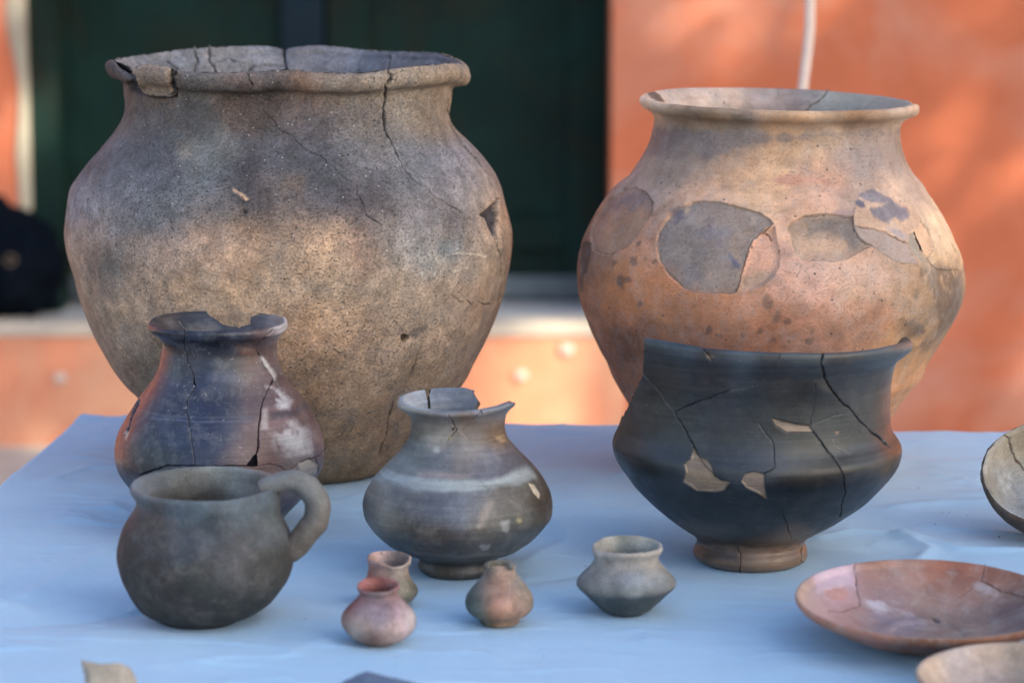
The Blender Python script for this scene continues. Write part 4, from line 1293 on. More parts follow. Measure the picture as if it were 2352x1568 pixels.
cracksC = [('o', 2.4, 1.3, YD([(460, 230), (462, 300), (465, 400), (500, 500), (535, 600), (548, 680), (490, 770), (480, 850), (500, 950), (515, 1080), (540, 1200), (545, 1290)]), (44, 42, 46)),
           ('o', 2.6, 1.3, YD([(1165, 220), (1140, 260), (1050, 350), (1035, 400), (1045, 430), (1080, 500), (1130, 570), (1165, 625), (1210, 680), (1300, 780)]), (60, 46, 44)),
           ('o', 4.0, 2.4, YD([(1165, 630), (1120, 700), (1080, 800), (1060, 870), (1050, 980), (1045, 1080), (1035, 1190)])), ('o', 5.0, 3, YD([(105, 780), (70, 860), (45, 930), (20, 1020), (0, 1060)])),
           ('o', 3.0, 2, YD([(120, 1370), (200, 1345), (300, 1310), (340, 1295), (430, 1295), (545, 1300), (700, 1300), (950, 1300)])), ('o', 2.4, 1.5, YD([(1070, 1290), (1150, 1285), (1210, 1300), (1260, 1335), (1310, 1325), (1370, 1270), (1430, 1245), (1490, 1235), (1550, 1190)]), (52, 44, 42)),
           ('o', 1.6, 1, YD([(1490, 1235), (1515, 1300), (1500, 1370)])), ('o', 1.2, .6, YD([(1045, 400), (1110, 440), (1180, 480)]), (110, 100, 96)), ('o', 1.0, .3, YD([(680, 1050), (740, 1052), (760, 1075)]), (110, 96, 88)),
           ('i', 2, 1, YD([(425, 170), (460, 215)]), (140, 138, 140))]
patchesC = [dict(poly=YD([(1050, 430), (1110, 470), (1185, 580), (1172, 625), (1100, 530)]), col=(190, 184, 180), soft=4, noise=4, a=.75),
            dict(poly=YD([(1120, 690), (1200, 690), (1300, 790), (1290, 850), (1220, 850), (1140, 780)]), col=(200, 194, 194), soft=10, noise=9, a=.85, brk=-.25),
            dict(poly=YD([(1080, 850), (1110, 850), (1120, 1010), (1070, 1010)]), col=(180, 168, 164), soft=5, noise=5, a=.7),
            dict(poly=YD([(1150, 1030), (1300, 960), (1420, 980), (1480, 1100), (1470, 1230), (1300, 1220), (1150, 1120)]), col=(194, 188, 184), soft=16, noise=12, a=.8, brk=-.15),
            dict(poly=YD([(1350, 1270), (1450, 1245), (1510, 1290), (1500, 1370), (1380, 1370)]), col=(168, 158, 144), soft=3, noise=3, a=.85),
            dict(poly=YD([(1140, 880), (1320, 860), (1430, 800), (1445, 840), (1330, 905), (1150, 925)]), col=(88, 90, 98), soft=6, noise=5, a=.65, fine=False),
            dict(poly=YD([(1150, 520), (1210, 500), (1240, 540), (1170, 570)]), col=(92, 90, 98), soft=8, noise=5, a=.6), dict(poly=YD([(1120, 240), (1270, 200), (1275, 130), (1230, 130), (1180, 190)]), col=(172, 166, 166), soft=6, noise=4, a=.75),
            dict(poly=YD([(100, 850), (300, 900), (600, 915), (1030, 905), (1030, 918), (600, 930), (300, 916), (100, 868)]), col=(104, 108, 126), soft=2.5, noise=1.5, a=.65), dict(poly=YD([(200, 915), (600, 948), (1000, 940), (1000, 952), (600, 962), (200, 930)]), col=(112, 118, 142), soft=2.0, noise=1.2, a=.6),
            dict(poly=YD([(620, 560), (870, 555), (880, 640), (640, 640)]), col=(104, 112, 132), soft=12, noise=8, a=.5, fine=False, sharp=False),  # soft bluish highlight put into the belly colour
            dict(poly=YD([(0, 1040), (20, 1015), (30, 1040), (5, 1100)]), col=(190, 180, 170), soft=3, a=.8), dict(poly=YD([(880, 370), (1030, 380), (1030, 430), (900, 430)]), col=(150, 96, 70), soft=8, noise=6, a=.5)]
def flecks(Z, n, cx_, cy_, rx, ry, col, seed, lmin=4, lmax=20, w=.8):
    r = np.random.default_rng(seed)
    out = []
    while len(out) < n:
        a, b = r.uniform(-1, 1, 2)
        if a * a + b * b > 1: continue
        x0, y0, t_, L_ = cx_ + a * rx, cy_ + b * ry, r.uniform(0, 3.14), r.uniform(lmin, lmax)
        out.append(('o', w * r.uniform(.8, 1.9), .04, Z([(x0, y0), (x0 + L_ * math.cos(t_) * .5, y0 + L_ * math.sin(t_) * .5), (x0 + L_ * math.cos(t_ + .5), y0 + L_ * math.sin(t_ + .5))]), col))
    return out


ctrlC = [(a, b, (c[0] * (.90 if sum(c) < 290 else 1), c[1] * (.97 if sum(c) < 290 else 1), c[2] * (1.08 if sum(c) < 290 else 1))) for a, b, c in ctrlC]
ctrlC += [(c_[0], c_[1], (52, 68, 96)) for c_ in YD([(740, 660), (700, 820), (780, 840), (640, 1000), (800, 980), (700, 1120)])]
cracksC = [(f, w * .78, d_, *r_) for f, w, d_, *r_ in cracksC]
cracksC += flecks(YD, 60, 750, 800, 620, 480, (158, 150, 148), 31) + flecks(YD, 26, 500, 600, 60, 480, (166, 160, 156), 32)
rimCut = YD([(622, 60), (640, 96), (660, 112), (720, 160), (790, 203), (850, 212), (900, 214), (985, 192), (987, 135), (1060, 112), (1092, 103), (1092, 55)])
build_pot('dark_jar', 'dark blue-grey jar with a notched lip and whitened right flank, before the largest jar', 'jar', (505, 1227), rowsC, M_burn,
          T=.0052, mot=.2, bead=(.0010, .014), nlip=6, ctrl=ctrlC, inner=[(c_[0], c_[1], k) for c_, k in zip(YD([(300, 170), (550, 150), (1050, 160), (1200, 150)]), [(92, 84, 84), (66, 72, 84), (104, 96, 98), (150, 140, 138)])], sig=19, warp=6,
          cracks=cracksC, patches=patchesC, holes=[('i', rimCut), ('o', YD([(1036, 1190), (1040, 1306), (950, 1300), (1000, 1230)])), ('o', YD([(531, 612), (545, 622), (550, 680), (540, 668)]))],
          pieces=[('o', YD([(1165, 630), (1120, 700), (1080, 800), (1060, 870), (1050, 980), (1045, 1080), (1035, 1190), (1040, 1290), (1150, 1285), (1210, 1300), (1260, 1335), (1310, 1325), (1370, 1270), (1430, 1245), (1490, 1235), (1550, 1190), (1620, 1100), (1500, 850), (1300, 780), (1210, 680)]), 'sherd')],
          rimF=YD([(190, 175), (240, 205), (300, 222), (450, 238), (600, 243), (800, 242), (1000, 232), (1100, 222), (1200, 200), (1265, 165)]), rimB=YD([(190, 165), (250, 130), (330, 108), (450, 94), (600, 88), (800, 92), (1000, 102), (1100, 108), (1200, 122), (1265, 145)]),
          scut=.5, core=(70, 66, 66), rim_part=.958, rim_w=.10, lump=.0008, lip_round=1.8, gain=(0.345, 0.330, 0.366), seed=3)

# ------------------------------------------------------------------ 4. banded grey jar on a ring foot
rowsD = sil(YE, [(1360, 468, 1110), (1325, 400, 1188), (1285, 320, 1258), (1235, 250, 1336), (1180, 190, 1392), (1120, 140, 1444), (1060, 110, 1484), (1000, 97, 1496), (940, 96, 1495), (870, 112, 1482), (800, 150, 1450), (730, 200, 1408), (660, 270, 1352), (590, 340, 1280), (520, 400, 1212), (460, 434, 1160), (400, 445, 1142), (350, 446, 1141), (310, 440, 1146), (285, 425, 1156), (262, 402, 1172), (242, 372, 1194), (225, 348, 1214), (210, 338, 1225), (198, 340, 1226)])
fD = YE([(0, 1440), (0, 1400), (0, 1385)])
rowsD = [(1314, 968, 1136), (1305, 962, 1142), (1296, 960, 1145), (1288, 962, 1142), (1284, 966, 1140)] + [(y - 1.5, a, b) for y, a, b in rowsD]
rowsD[5] = (rowsD[5][0] - 5, rowsD[5][1], rowsD[5][2])
ctrlD = [(c_[0], c_[1], k) for c_, k in zip(YE([(450, 250), (700, 270), (1000, 255), (1150, 220), (500, 380), (620, 340), (700, 380), (640, 440), (850, 360), (1050, 350), (1100, 440), (900, 440), (480, 560), (650, 600), (850, 600), (1000, 640), (1200, 600), (380, 640), (300, 700), (900, 520), (200, 850), (400, 900), (650, 920), (900, 930), (1200, 920), (1400, 850), (250, 1020), (420, 1000), (600, 1000), (800, 1020), (1000, 1000), (1250, 1000), (1440, 950), (150, 1000), (300, 1130), (500, 1150), (700, 1200), (1000, 1150), (1150, 1100), (1350, 1100), (350, 1230), (800, 1250), (1100, 1230), (600, 1300), (900, 1320), (800, 1370), (1000, 1380), (600, 1380), (520, 1430), (800, 1440), (700, 1490)]),
         [(165, 155, 142), (150, 152, 158), (140, 146, 156), (140, 146, 156), (104, 96, 86), (126, 110, 96), (140, 130, 120), (158, 148, 138), (122, 98, 80), (114, 90, 72), (128, 106, 88), (118, 112, 116), (110, 116, 120), (112, 116, 126), (128, 122, 122), (112, 114, 132), (98, 98, 110), (126, 130, 132), (140, 142, 140), (130, 126, 128), (140, 134, 126), (112, 112, 118), (104, 108, 122), (110, 116, 130), (100, 98, 98), (82, 76, 72), (162, 152, 136), (108, 108, 114), (102, 108, 124), (108, 116, 134), (118, 116, 116), (96, 92, 90), (82, 72, 68), (86, 86, 92), (130, 120, 106), (86, 82, 80), (78, 70, 68), (98, 94, 92), (84, 90, 94), (72, 76, 78), (66, 74, 80), (74, 68, 66), (84, 84, 82), (84, 76, 72), (100, 94, 88), (58, 56, 60), (54, 50, 50), (60, 60, 66), (92, 84, 72), (78, 74, 74), (104, 96, 78)])]
patchesD = [dict(poly=YE([(232, 700), (400, 738), (700, 770), (900, 772), (1100, 748), (1300, 680), (1370, 745), (1200, 812), (900, 858), (700, 868), (500, 838), (300, 785), (185, 765)]), col=(160, 168, 168), soft=8, noise=9, a=.78, fine=False),
            dict(poly=YE([(480, 715), (700, 715), (900, 750), (800, 765), (500, 750)]), col=(160, 148, 146), soft=9, noise=6, a=.6, fine=False),
            dict(poly=YE([(1318, 795), (1360, 808), (1402, 870), (1396, 908), (1360, 872)]), col=(202, 186, 164), dz=-.8, soft=1.5, noise=1), dict(poly=YE([(930, 1120), (980, 1000), (1030, 920), (1062, 930), (1010, 1050), (960, 1130)]), col=(150, 140, 134), soft=8, noise=5, a=.65, fine=False),
            dict(poly=circle_poly(YE([(1250, 1070)])[0], 5.5, 9), col=(132, 130, 100), soft=3), dict(poly=YE([(1120, 1080), (1170, 1070), (1160, 1150), (1130, 1150)]), col=(150, 152, 152), soft=4, noise=5, a=.6, brk=0.),
            dict(poly=YE([(960, 1260), (1030, 1250), (1040, 1290), (980, 1300)]), col=(160, 156, 154), soft=4, noise=6, a=.6, brk=0.), dict(poly=YE([(480, 1135), (640, 1130), (640, 1165), (490, 1165)]), col=(120, 118, 118), soft=5, a=.6),
            dict(poly=YE([(1060, 450), (1140, 435), (1150, 490), (1110, 500)]), col=(160, 138, 112), soft=3, noise=3, a=.8), dict(poly=YE([(480, 1300), (800, 1330), (1150, 1300), (1150, 1318), (800, 1350), (480, 1318)]), col=(112, 106, 102), soft=3, a=.7),
            dict(poly=YE([(520, 470), (680, 380), (760, 420), (700, 520), (620, 560)]), col=(162, 154, 146), soft=10, noise=9, a=.55, fine=False), dict(poly=circle_poly(YE([(740, 460)])[0], 4, 8), col=(165, 150, 110), soft=2),
            dict(poly=circle_poly(YE([(640, 552)])[0], 8, 9), col=(176, 176, 174), soft=4, noise=3, a=.7)]
cracksD = [('o', 1.8, 1, YE([(720, 285), (735, 320), (760, 360), (790, 395), (750, 440), (715, 495)]), (74, 64, 56)), ('o', 1.5, .8, YE([(975, 250), (930, 310), (870, 360), (830, 400)]), (84, 70, 58)), ('o', 1.1, .5, YE([(800, 400), (850, 440), (880, 480)]), (140, 128, 114)),
           ('o', 2.2, 1.2, YE([(975, 240), (968, 290)]), (90, 78, 66)), ('o', 1.1, .5, YE([(960, 775), (1010, 830), (1060, 885)]), (96, 94, 92)), ('o', 1.5, .8, YE([(650, 248), (655, 275)]), (110, 100, 88)), ('o', 1.4, .6, YE([(920, 495), (1010, 490), (1080, 470)]), (150, 130, 110)),
           ('o', 1.2, .4, YE([(445, 460), (490, 480)]), (150, 145, 135)), ('o', 1.4, .5, YE([(870, 170), (840, 215)]), (120, 120, 120))]
ctrlD = [(a, b, tuple(np.array(c) * (.88, .92, .97))) for a, b, c in ctrlD]
build_pot('banded_jar', 'squat grey jar with a pale band, broken lip and ring foot, at the centre', 'jar', (1052, 1314), rowsD, M_burn2,
          T=.0048, nlip=6, ctrl=ctrlD, inner=[(c_[0], c_[1], k) for c_, k in zip(YE([(450, 170), (700, 160), (900, 160)]), [(158, 162, 166), (104, 116, 136), (98, 110, 130)])], sig=22,
          cracks=cracksD, patches=patchesD, holes=[('i', YE([(548, 80), (560, 150), (574, 180), (578, 245), (596, 245), (593, 200), (590, 150), (598, 80)])), ('i', YE([(880, 60), (905, 118), (928, 150), (945, 187), (925, 230), (925, 260), (1190, 260), (1205, 205), (1215, 60)])), ('o', YE([(755, 384), (778, 388), (762, 412), (745, 405)]))],
          pieces=[('i', YE([(594, 60), (596, 240), (930, 240), (945, 187), (905, 118), (900, 60)]), 'sherd')],
          rimF=YE([(342, 190), (380, 218), (430, 238), (570, 262), (700, 276), (850, 272), (980, 258), (1100, 232), (1170, 205), (1215, 190)]), rimB=YE([(342, 178), (400, 142), (470, 120), (545, 110), (600, 100), (700, 92), (850, 92), (905, 112), (1000, 120), (1200, 175)]),
          scut=.5, core=(96, 92, 90), rim_part=.955, foot_part=.0135, rim_w=.10, lump=.0007, lip_round=1.8, ripple=.00012, gain=(0.869, 0.736, 0.567), seed=4)

# ------------------------------------------------------------------ 5. charcoal bowl, back of the neck missing
rowsE = sil(YH, [(1270, 578, 1242), (1240, 535, 1300), (1190, 460, 1400), (1130, 380, 1492), (1060, 300, 1590), (980, 220, 1672), (900, 160, 1742), (830, 110, 1785), (760, 80, 1800), (700, 72, 1790), (655, 82, 1762), (620, 98, 1737), (585, 114, 1728), (540, 128, 1726), (480, 138, 1727), (400, 140, 1730), (320, 132, 1738), (260, 112, 1754), (215, 82, 1778), (175, 52, 1808), (145, 30, 1832), (120, 16, 1852), (100, 8, 1865), (88, 8, 1868)])
rowsE = [(1288, 1601, 1850), (1276, 1595, 1853), (1264, 1592, 1853), (1252, 1596, 1850), (1243, 1602, 1846)] + rowsE
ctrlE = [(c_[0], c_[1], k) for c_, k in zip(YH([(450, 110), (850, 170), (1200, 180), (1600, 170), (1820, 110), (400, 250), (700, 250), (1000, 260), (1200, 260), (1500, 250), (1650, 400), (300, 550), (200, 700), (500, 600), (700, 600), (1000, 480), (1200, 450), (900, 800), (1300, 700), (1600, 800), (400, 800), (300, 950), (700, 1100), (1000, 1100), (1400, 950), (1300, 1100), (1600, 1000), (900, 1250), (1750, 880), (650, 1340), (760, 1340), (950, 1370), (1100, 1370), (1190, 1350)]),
         [(82, 96, 114), (84, 98, 116), (84, 100, 116), (88, 100, 118), (96, 108, 120), (84, 76, 76), (78, 70, 72), (68, 64, 68), (66, 64, 70), (76, 72, 78), (82, 84, 90), (88, 82, 80), (86, 84, 88), (74, 76, 80), (70, 70, 80), (56, 60, 66), (52, 56, 62), (70, 76, 90), (64, 72, 80), (70, 76, 86), (74, 78, 88), (20, 24, 28), (14, 18, 22), (12, 16, 20), (28, 22, 28), (16, 16, 20), (28, 26, 30), (12, 15, 18), (94, 84, 72), (118, 98, 82), (78, 78, 84), (126, 100, 84), (134, 108, 90), (124, 98, 80)])]  # near-black tones below the shoulder put the undershade into the colour
T1 = YH([(560, 738), (590, 790), (640, 800), (668, 850), (680, 905), (720, 930), (772, 940), (740, 985), (680, 1000), (620, 990), (580, 992), (495, 935), (520, 880), (505, 830), (545, 800)])
T2 = YH([(845, 930), (870, 885), (920, 872), (985, 885), (985, 960), (995, 1035), (940, 1000), (880, 970)])
T3 = YH([(1030, 555), (1100, 575), (1180, 592), (1250, 602), (1275, 635), (1200, 640), (1120, 640), (1050, 600)])
patchesE = [dict(poly=YH([(540, 1300), (700, 1312), (900, 1330), (1100, 1318), (1250, 1295), (1260, 1500), (900, 1530), (540, 1500)]), col=(152, 122, 100), soft=5, noise=8, a=.85, sharp=False),
            dict(poly=T1, col=(158, 134, 112), dz=-1.6, soft=1.5, noise=2, edge=2), dict(poly=T2, col=(142, 122, 108), dz=-1.3, soft=1.5, noise=1, edge=2), dict(poly=T3, col=(152, 134, 118), dz=-2.2, soft=1.5, noise=1.2, edge=2.5),
            dict(poly=YH([(635, 165), (690, 175), (665, 205), (645, 195)]), col=(130, 108, 90), dz=-1, soft=2), dict(poly=YH([(1690, 860), (1745, 840), (1730, 910), (1690, 930)]), col=(112, 92, 66), soft=5, noise=6, a=.6),
            dict(poly=YH([(1290, 330), (1330, 330), (1380, 400), (1350, 400)]), col=(108, 98, 92), soft=5, noise=5, a=.6), dict(poly=YH([(1400, 640), (1425, 635), (1420, 655)]), col=(140, 116, 100), soft=2),
            dict(poly=YH([(640, 1320), (820, 1340), (820, 1400), (600, 1400)]), col=(74, 74, 80), soft=8, noise=9, a=.6, brk=0.), dict(poly=YH([(1020, 1335), (1190, 1330), (1180, 1420), (1000, 1420)]), col=(130, 96, 76), soft=8, noise=9, a=.6, brk=0.)]
cracksE = [('o', 3.0, .6, YH([(250, 290), (310, 350), (380, 440), (440, 520)]), (124, 118, 118)), ('o', 3.8, 2, YH([(440, 520), (490, 600), (540, 690), (590, 780), (640, 860), (690, 910)]), (20, 19, 20)), ('o', 2.6, 1.6, YH([(450, 515), (550, 470), (660, 435), (770, 390)]), (24, 22, 24)),
           ('o', 1.4, .3, YH([(770, 388), (850, 380), (940, 358)]), (112, 108, 108)), ('o', 4.2, 2.4, YH([(1332, 165), (1320, 240), (1340, 310), (1380, 380), (1430, 450), (1490, 495), (1550, 570), (1620, 640), (1680, 680), (1728, 735)]), (16, 14, 16)),
           ('o', 2.0, 1, YH([(1080, 170), (1050, 230), (1030, 290)]), (34, 30, 30)), ('o', 4.5, 2, YH([(620, 142), (650, 190), (660, 205)]), (26, 24, 24)), ('o', 2.5, 1.2, YH([(950, 590), (990, 640), (1030, 700), (1045, 770), (1045, 840), (1020, 870), (985, 885)]), (20, 20, 24)),
           ('o', 2.8, 1.6, YH([(1275, 635), (1290, 650), (1330, 710), (1390, 780), (1430, 840), (1455, 900), (1460, 1000), (1445, 1080), (1435, 1150)]), (12, 12, 14)), ('o', 1.5, .8, YH([(1290, 350), (1280, 480), (1260, 560), (1258, 600)]), (30, 28, 30)),
           ('o', 2, 1.2, YH([(1085, 1100), (1110, 1180), (1145, 1275)]), (12, 12, 14)), ('o', 1.0, .2, YH([(1090, 1115), (1180, 1105), (1280, 1092)]), (84, 84, 86)), ('o', 3.2, 2, YH([(820, 1318), (840, 1380), (838, 1480)]), (24, 22, 22)), ('o', 2.6, 1.5, YH([(1205, 1325), (1203, 1440)]), (24, 22, 22)),
           ('o', 1.6, .8, YH([(745, 945), (845, 943), (980, 930)]), (34, 30, 28)), ('o', 1.2, .5, YH([(1260, 600), (1350, 560), (1450, 530)]), (50, 50, 54)), ('o', 1.0, .2, YH([(1390, 680), (1420, 740), (1500, 775)]), (130, 128, 130)), ('o', 1.0, .2, YH([(1200, 1262), (1300, 1235), (1390, 1180)]), (84, 84, 86)),
           ('o', 1.0, .2, YH([(1640, 880), (1590, 925)]), (110, 106, 100)), ('o', 1.2, .5, YH([(180, 440), (215, 380), (240, 330)]), (40, 36, 36))]


cracksE = [(f, w * .66, d_, *r_) for f, w, d_, *r_ in cracksE]
cracksE += flecks(YH, 60, 930, 680, 780, 520, (94, 94, 96), 33)


def holeE(th, s, zz, u, v):
    a, b = YH([(0, 620), (0, 60)])
    return (np.sin(th) > 0.10) & (zz[:, 2] > 0.092)


leftE = YH([(-60, 0), (270, 40), (264, 100), (256, 290), (205, 405), (172, 480), (140, 540), (100, 560), (60, 420), (-60, 300)])
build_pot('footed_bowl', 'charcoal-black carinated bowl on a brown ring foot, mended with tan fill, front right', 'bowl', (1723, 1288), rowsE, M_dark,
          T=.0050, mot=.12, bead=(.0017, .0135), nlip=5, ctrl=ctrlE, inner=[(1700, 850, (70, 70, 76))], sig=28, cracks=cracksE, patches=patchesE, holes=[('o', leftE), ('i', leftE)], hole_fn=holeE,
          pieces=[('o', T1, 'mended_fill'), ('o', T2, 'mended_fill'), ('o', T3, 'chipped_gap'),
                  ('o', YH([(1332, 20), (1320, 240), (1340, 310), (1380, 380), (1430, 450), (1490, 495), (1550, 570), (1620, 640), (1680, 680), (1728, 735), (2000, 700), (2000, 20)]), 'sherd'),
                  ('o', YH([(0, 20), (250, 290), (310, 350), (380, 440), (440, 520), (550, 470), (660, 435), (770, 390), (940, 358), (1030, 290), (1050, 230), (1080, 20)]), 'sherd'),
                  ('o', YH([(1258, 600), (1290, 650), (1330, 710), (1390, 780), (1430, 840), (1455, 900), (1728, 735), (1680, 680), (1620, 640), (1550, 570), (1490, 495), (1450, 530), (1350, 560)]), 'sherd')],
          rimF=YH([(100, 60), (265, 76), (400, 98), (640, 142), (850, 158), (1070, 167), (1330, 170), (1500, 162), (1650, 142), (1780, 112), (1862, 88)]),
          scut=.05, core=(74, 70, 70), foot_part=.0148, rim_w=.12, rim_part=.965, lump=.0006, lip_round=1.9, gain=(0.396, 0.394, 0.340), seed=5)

# ------------------------------------------------------------------ 6. grey cup with a loop handle
rowsF = sil(ZE, [(1143, 715, 1300), (1110, 640, 1370), (1090, 612, 1400), (1040, 572, 1470), (990, 540, 1515), (930, 508, 1562), (890, 490, 1592), (800, 462, 1630), (720, 450, 1643), (640, 458, 1640), (560, 480, 1618), (500, 503, 1592), (450, 532, 1566), (410, 560, 1552), (375, 578, 1546), (350, 584, 1546), (325, 578, 1550), (300, 566, 1540), (280, 553, 1532), (260, 540, 1528), (243, 532, 1530), (230, 530, 1532)])
ctrlF = [(c_[0], c_[1], k) for c_, k in zip(ZE([(600, 270), (900, 350), (1300, 330), (650, 420), (700, 600), (900, 620), (1100, 600), (1300, 550), (1500, 520), (550, 700), (700, 900), (1000, 850), (1200, 750), (1400, 850), (900, 1050), (1300, 1050), (600, 950), (1000, 1180), (1550, 800), (1500, 950), (1220, 730)]),
         [(140, 152, 162), (112, 132, 152), (120, 138, 154), (118, 104, 98), (98, 96, 104), (90, 100, 116), (82, 94, 110), (104, 114, 122), (124, 132, 138), (92, 86, 84), (90, 84, 84), (86, 92, 92), (102, 104, 110), (90, 94, 96), (84, 82, 80), (70, 78, 80), (96, 90, 78), (74, 76, 78), (92, 90, 88), (86, 86, 82), (116, 114, 120)])]
ctrlF = [(a, b, tuple(np.array(c) * (.84, .85, .86))) for a, b, c in ctrlF]
cupF, BF, mppF = build_pot('cup', 'rounded grey cup with one loop handle, at the front left', 'cup', (459, 1423), rowsF, M_rough,
          T=.0052, nlip=5, px=6.5, mot=.2, ctrl=ctrlF, inner=[(c_[0], c_[1], k) for c_, k in zip(ZE([(620, 220), (750, 200), (900, 240), (1100, 170), (1300, 180), (1430, 210), (1050, 270), (850, 160)]), [(120, 130, 144), (96, 104, 116), (112, 110, 104), (140, 144, 138), (138, 144, 142), (160, 142, 128), (98, 92, 88), (124, 130, 130)])], sig=26,
          cracks=[], patches=[dict(poly=circle_poly(ZE([(1040, 630)])[0], 16, 9), col=(112, 120, 132), soft=18, noise=16, a=.3, fine=False), dict(poly=circle_poly(ZE([(860, 600)])[0], 20, 9), col=(112, 120, 132), soft=18, noise=16, a=.3, fine=False), dict(poly=circle_poly(ZE([(1220, 510)])[0], 16, 9), col=(112, 120, 132), soft=18, noise=16, a=.3, fine=False)],
          rimF=ZE([(535, 245), (600, 290), (700, 318), (850, 335), (1000, 342), (1200, 338), (1350, 310), (1450, 280), (1530, 240)]), rimB=ZE([(535, 225), (600, 180), (700, 145), (900, 115), (1080, 105), (1250, 110), (1400, 132), (1480, 150), (1530, 190)]),
          scut=.12, rim_part=.94, rim_w=.15, lump=.0012, lip_round=1.7, gain=(0.453, 0.433, 0.388), seed=6)


def tube(path, radii, n=22, flat=1.0, seed=0):
    P = catmull([tuple(p) + () for p in path], 8) if len(path) < 30 else np.array(path)
    R = np.interp(np.linspace(0, 1, len(P)), np.linspace(0, 1, len(radii)), radii)
    V = []
    T = np.gradient(P, axis=0)
    T /= np.linalg.norm(T, axis=1)[:, None]
    for k in range(len(P)):
        yv = np.array([0, 1.0, 0])
        s = np.cross(T[k], yv); s /= np.linalg.norm(s)
        b = np.cross(s, T[k])
        for a in range(n):
            an = 2 * math.pi * a / n
            V.append(P[k] + s * math.cos(an) * R[k] + b * math.sin(an) * R[k] * flat)
    V = np.array(V)
    V += np.stack([fbm(V * 55, seed, 3), fbm(V * 55 + 7, seed, 3), fbm(V * 55 + 13, seed, 3)], 1) * .0018
    return V, quad_grid(len(P), n)[:, :] if False else _tube_faces(len(P), n)


def _tube_faces(m, n):
    F = []
    for i in range(m - 1):
        for a in range(n):
            b = (a + 1) % n
            F.append((i * n + a, i * n + b, (i + 1) * n + b, (i + 1) * n + a))
    return np.array(F)


hp = ZE([(1430, 262), (1520, 222), (1610, 205), (1695, 222), (1765, 282), (1802, 365), (1792, 450), (1748, 535), (1690, 610), (1630, 662), (1560, 690)])
path = [on_plane_y(u, v, BF[1] - .004) - BF for u, v in hp]
V, Fq = tube(path, np.array([56, 64, 72, 80, 86, 90, 90, 92, 88, 80, 66]) * .341 * mppF, 26, 1.25, 9)
c0 = np.repeat((lin((134, 140, 136)) * .9)[None, :], len(V), 0)
n_ = fbm(V * 60, 5, 4)[:, None]
fz = smooth(-.02, .03, V[:, 2:3] - V[:, 2].mean())
c0 = (lin((118, 108, 98)) * (1 - fz) + lin((134, 136, 134)) * fz) * .64
link('handle', tri_mesh('handle', V, Fq, np.clip(c0 * (1 + .25 * n_), 0, 1)), M_rough, cupF)

# ------------------------------------------------------------------ 7-10. the miniature pots
FIN = dict(scut=.1, mot=.3, ripple=.00016, lip_round=1.7, px=6.5)
rows = sil(ZF, [(470, 430, 625), (455, 405, 645), (435, 380, 668), (410, 364, 688), (385, 356, 696), (360, 358, 690), (335, 374, 672), (310, 388, 652), (285, 396, 642), (262, 400, 638), (240, 402, 640), (220, 400, 646), (205, 396, 652), (192, 394, 656), (182, 395, 655)])
build_pot('miniature_cup', 'tiny pinkish-tan pot with a tall wavy-lipped neck, behind the tiny red pot', 'pot', (ZF([(527, 470)])[0]), rows, M_small, T=.0026, nlip=4, sig=16, lump=.0006,
          ctrl=[(c_[0], c_[1], k) for c_, k in zip(ZF([(430, 210), (620, 220), (420, 290), (520, 290), (620, 280), (600, 360), (680, 380), (640, 430), (450, 330)]), [(186, 152, 140), (176, 150, 136), (182, 112, 96), (158, 130, 118), (160, 138, 120), (150, 132, 110), (112, 110, 100), (136, 122, 104), (176, 100, 86)])],
          inner=[(c_[0], c_[1], k) for c_, k in zip(ZF([(450, 180), (560, 190)]), [(184, 150, 142), (140, 120, 120)])], rimF=ZF([(395, 190), (440, 212), (500, 228), (545, 246), (600, 238), (650, 205)]), rimB=ZF([(395, 175), (440, 155), (520, 147), (590, 152), (650, 180)]), patches=[dict(face='i', poly=circle_poly(ZF([(478, 165)])[0], 3, 8), col=(80, 60, 60), soft=2)], sat=.85, gain=(0.732, 0.749, 0.603), seed=7, **FIN)
rows = sil(ZF, [(693, 365, 560), (680, 335, 592), (650, 292, 640), (615, 262, 670), (580, 243, 684), (545, 240, 685), (510, 252, 672), (480, 275, 650), (455, 300, 626), (432, 328, 600), (414, 345, 580), (400, 352, 568), (388, 350, 570), (376, 343, 577), (366, 337, 583), (356, 334, 587), (348, 334, 587)])
build_pot('miniature_red_pot', 'tiny pink-red round pot, frontmost of the four tiny ones', 'pot', (ZF([(462, 693)])[0]), rows, M_small, T=.0026, nlip=4, sig=18, lump=.0006,
          ctrl=[(c_[0], c_[1], k) for c_, k in zip(ZF([(360, 370), (460, 395), (570, 370), (330, 430), (440, 430), (520, 430), (600, 460), (290, 500), (370, 520), (480, 500), (600, 540), (660, 530), (270, 570), (350, 600), (480, 580), (560, 600), (400, 660), (520, 660), (480, 700)]), [(184, 118, 116), (176, 150, 130), (176, 112, 106), (178, 92, 76), (130, 104, 128), (130, 100, 112), (170, 130, 132), (160, 82, 78), (172, 146, 150), (142, 124, 150), (178, 142, 148), (176, 166, 158), (184, 140, 118), (186, 160, 142), (138, 126, 148), (176, 146, 142), (160, 122, 104), (172, 148, 134), (172, 108, 86)])],
          inner=[(c_[0], c_[1], k) for c_, k in zip(ZF([(380, 330), (460, 350), (560, 330)]), [(190, 112, 108), (150, 84, 80), (180, 110, 104)])], rimF=ZF([(334, 362), (380, 385), (450, 394), (520, 388), (587, 355)]), rimB=ZF([(334, 345), (380, 312), (460, 302), (540, 308), (587, 345)]), sat=.78, gain=(0.455, 0.329, 0.240), seed=8, **FIN)
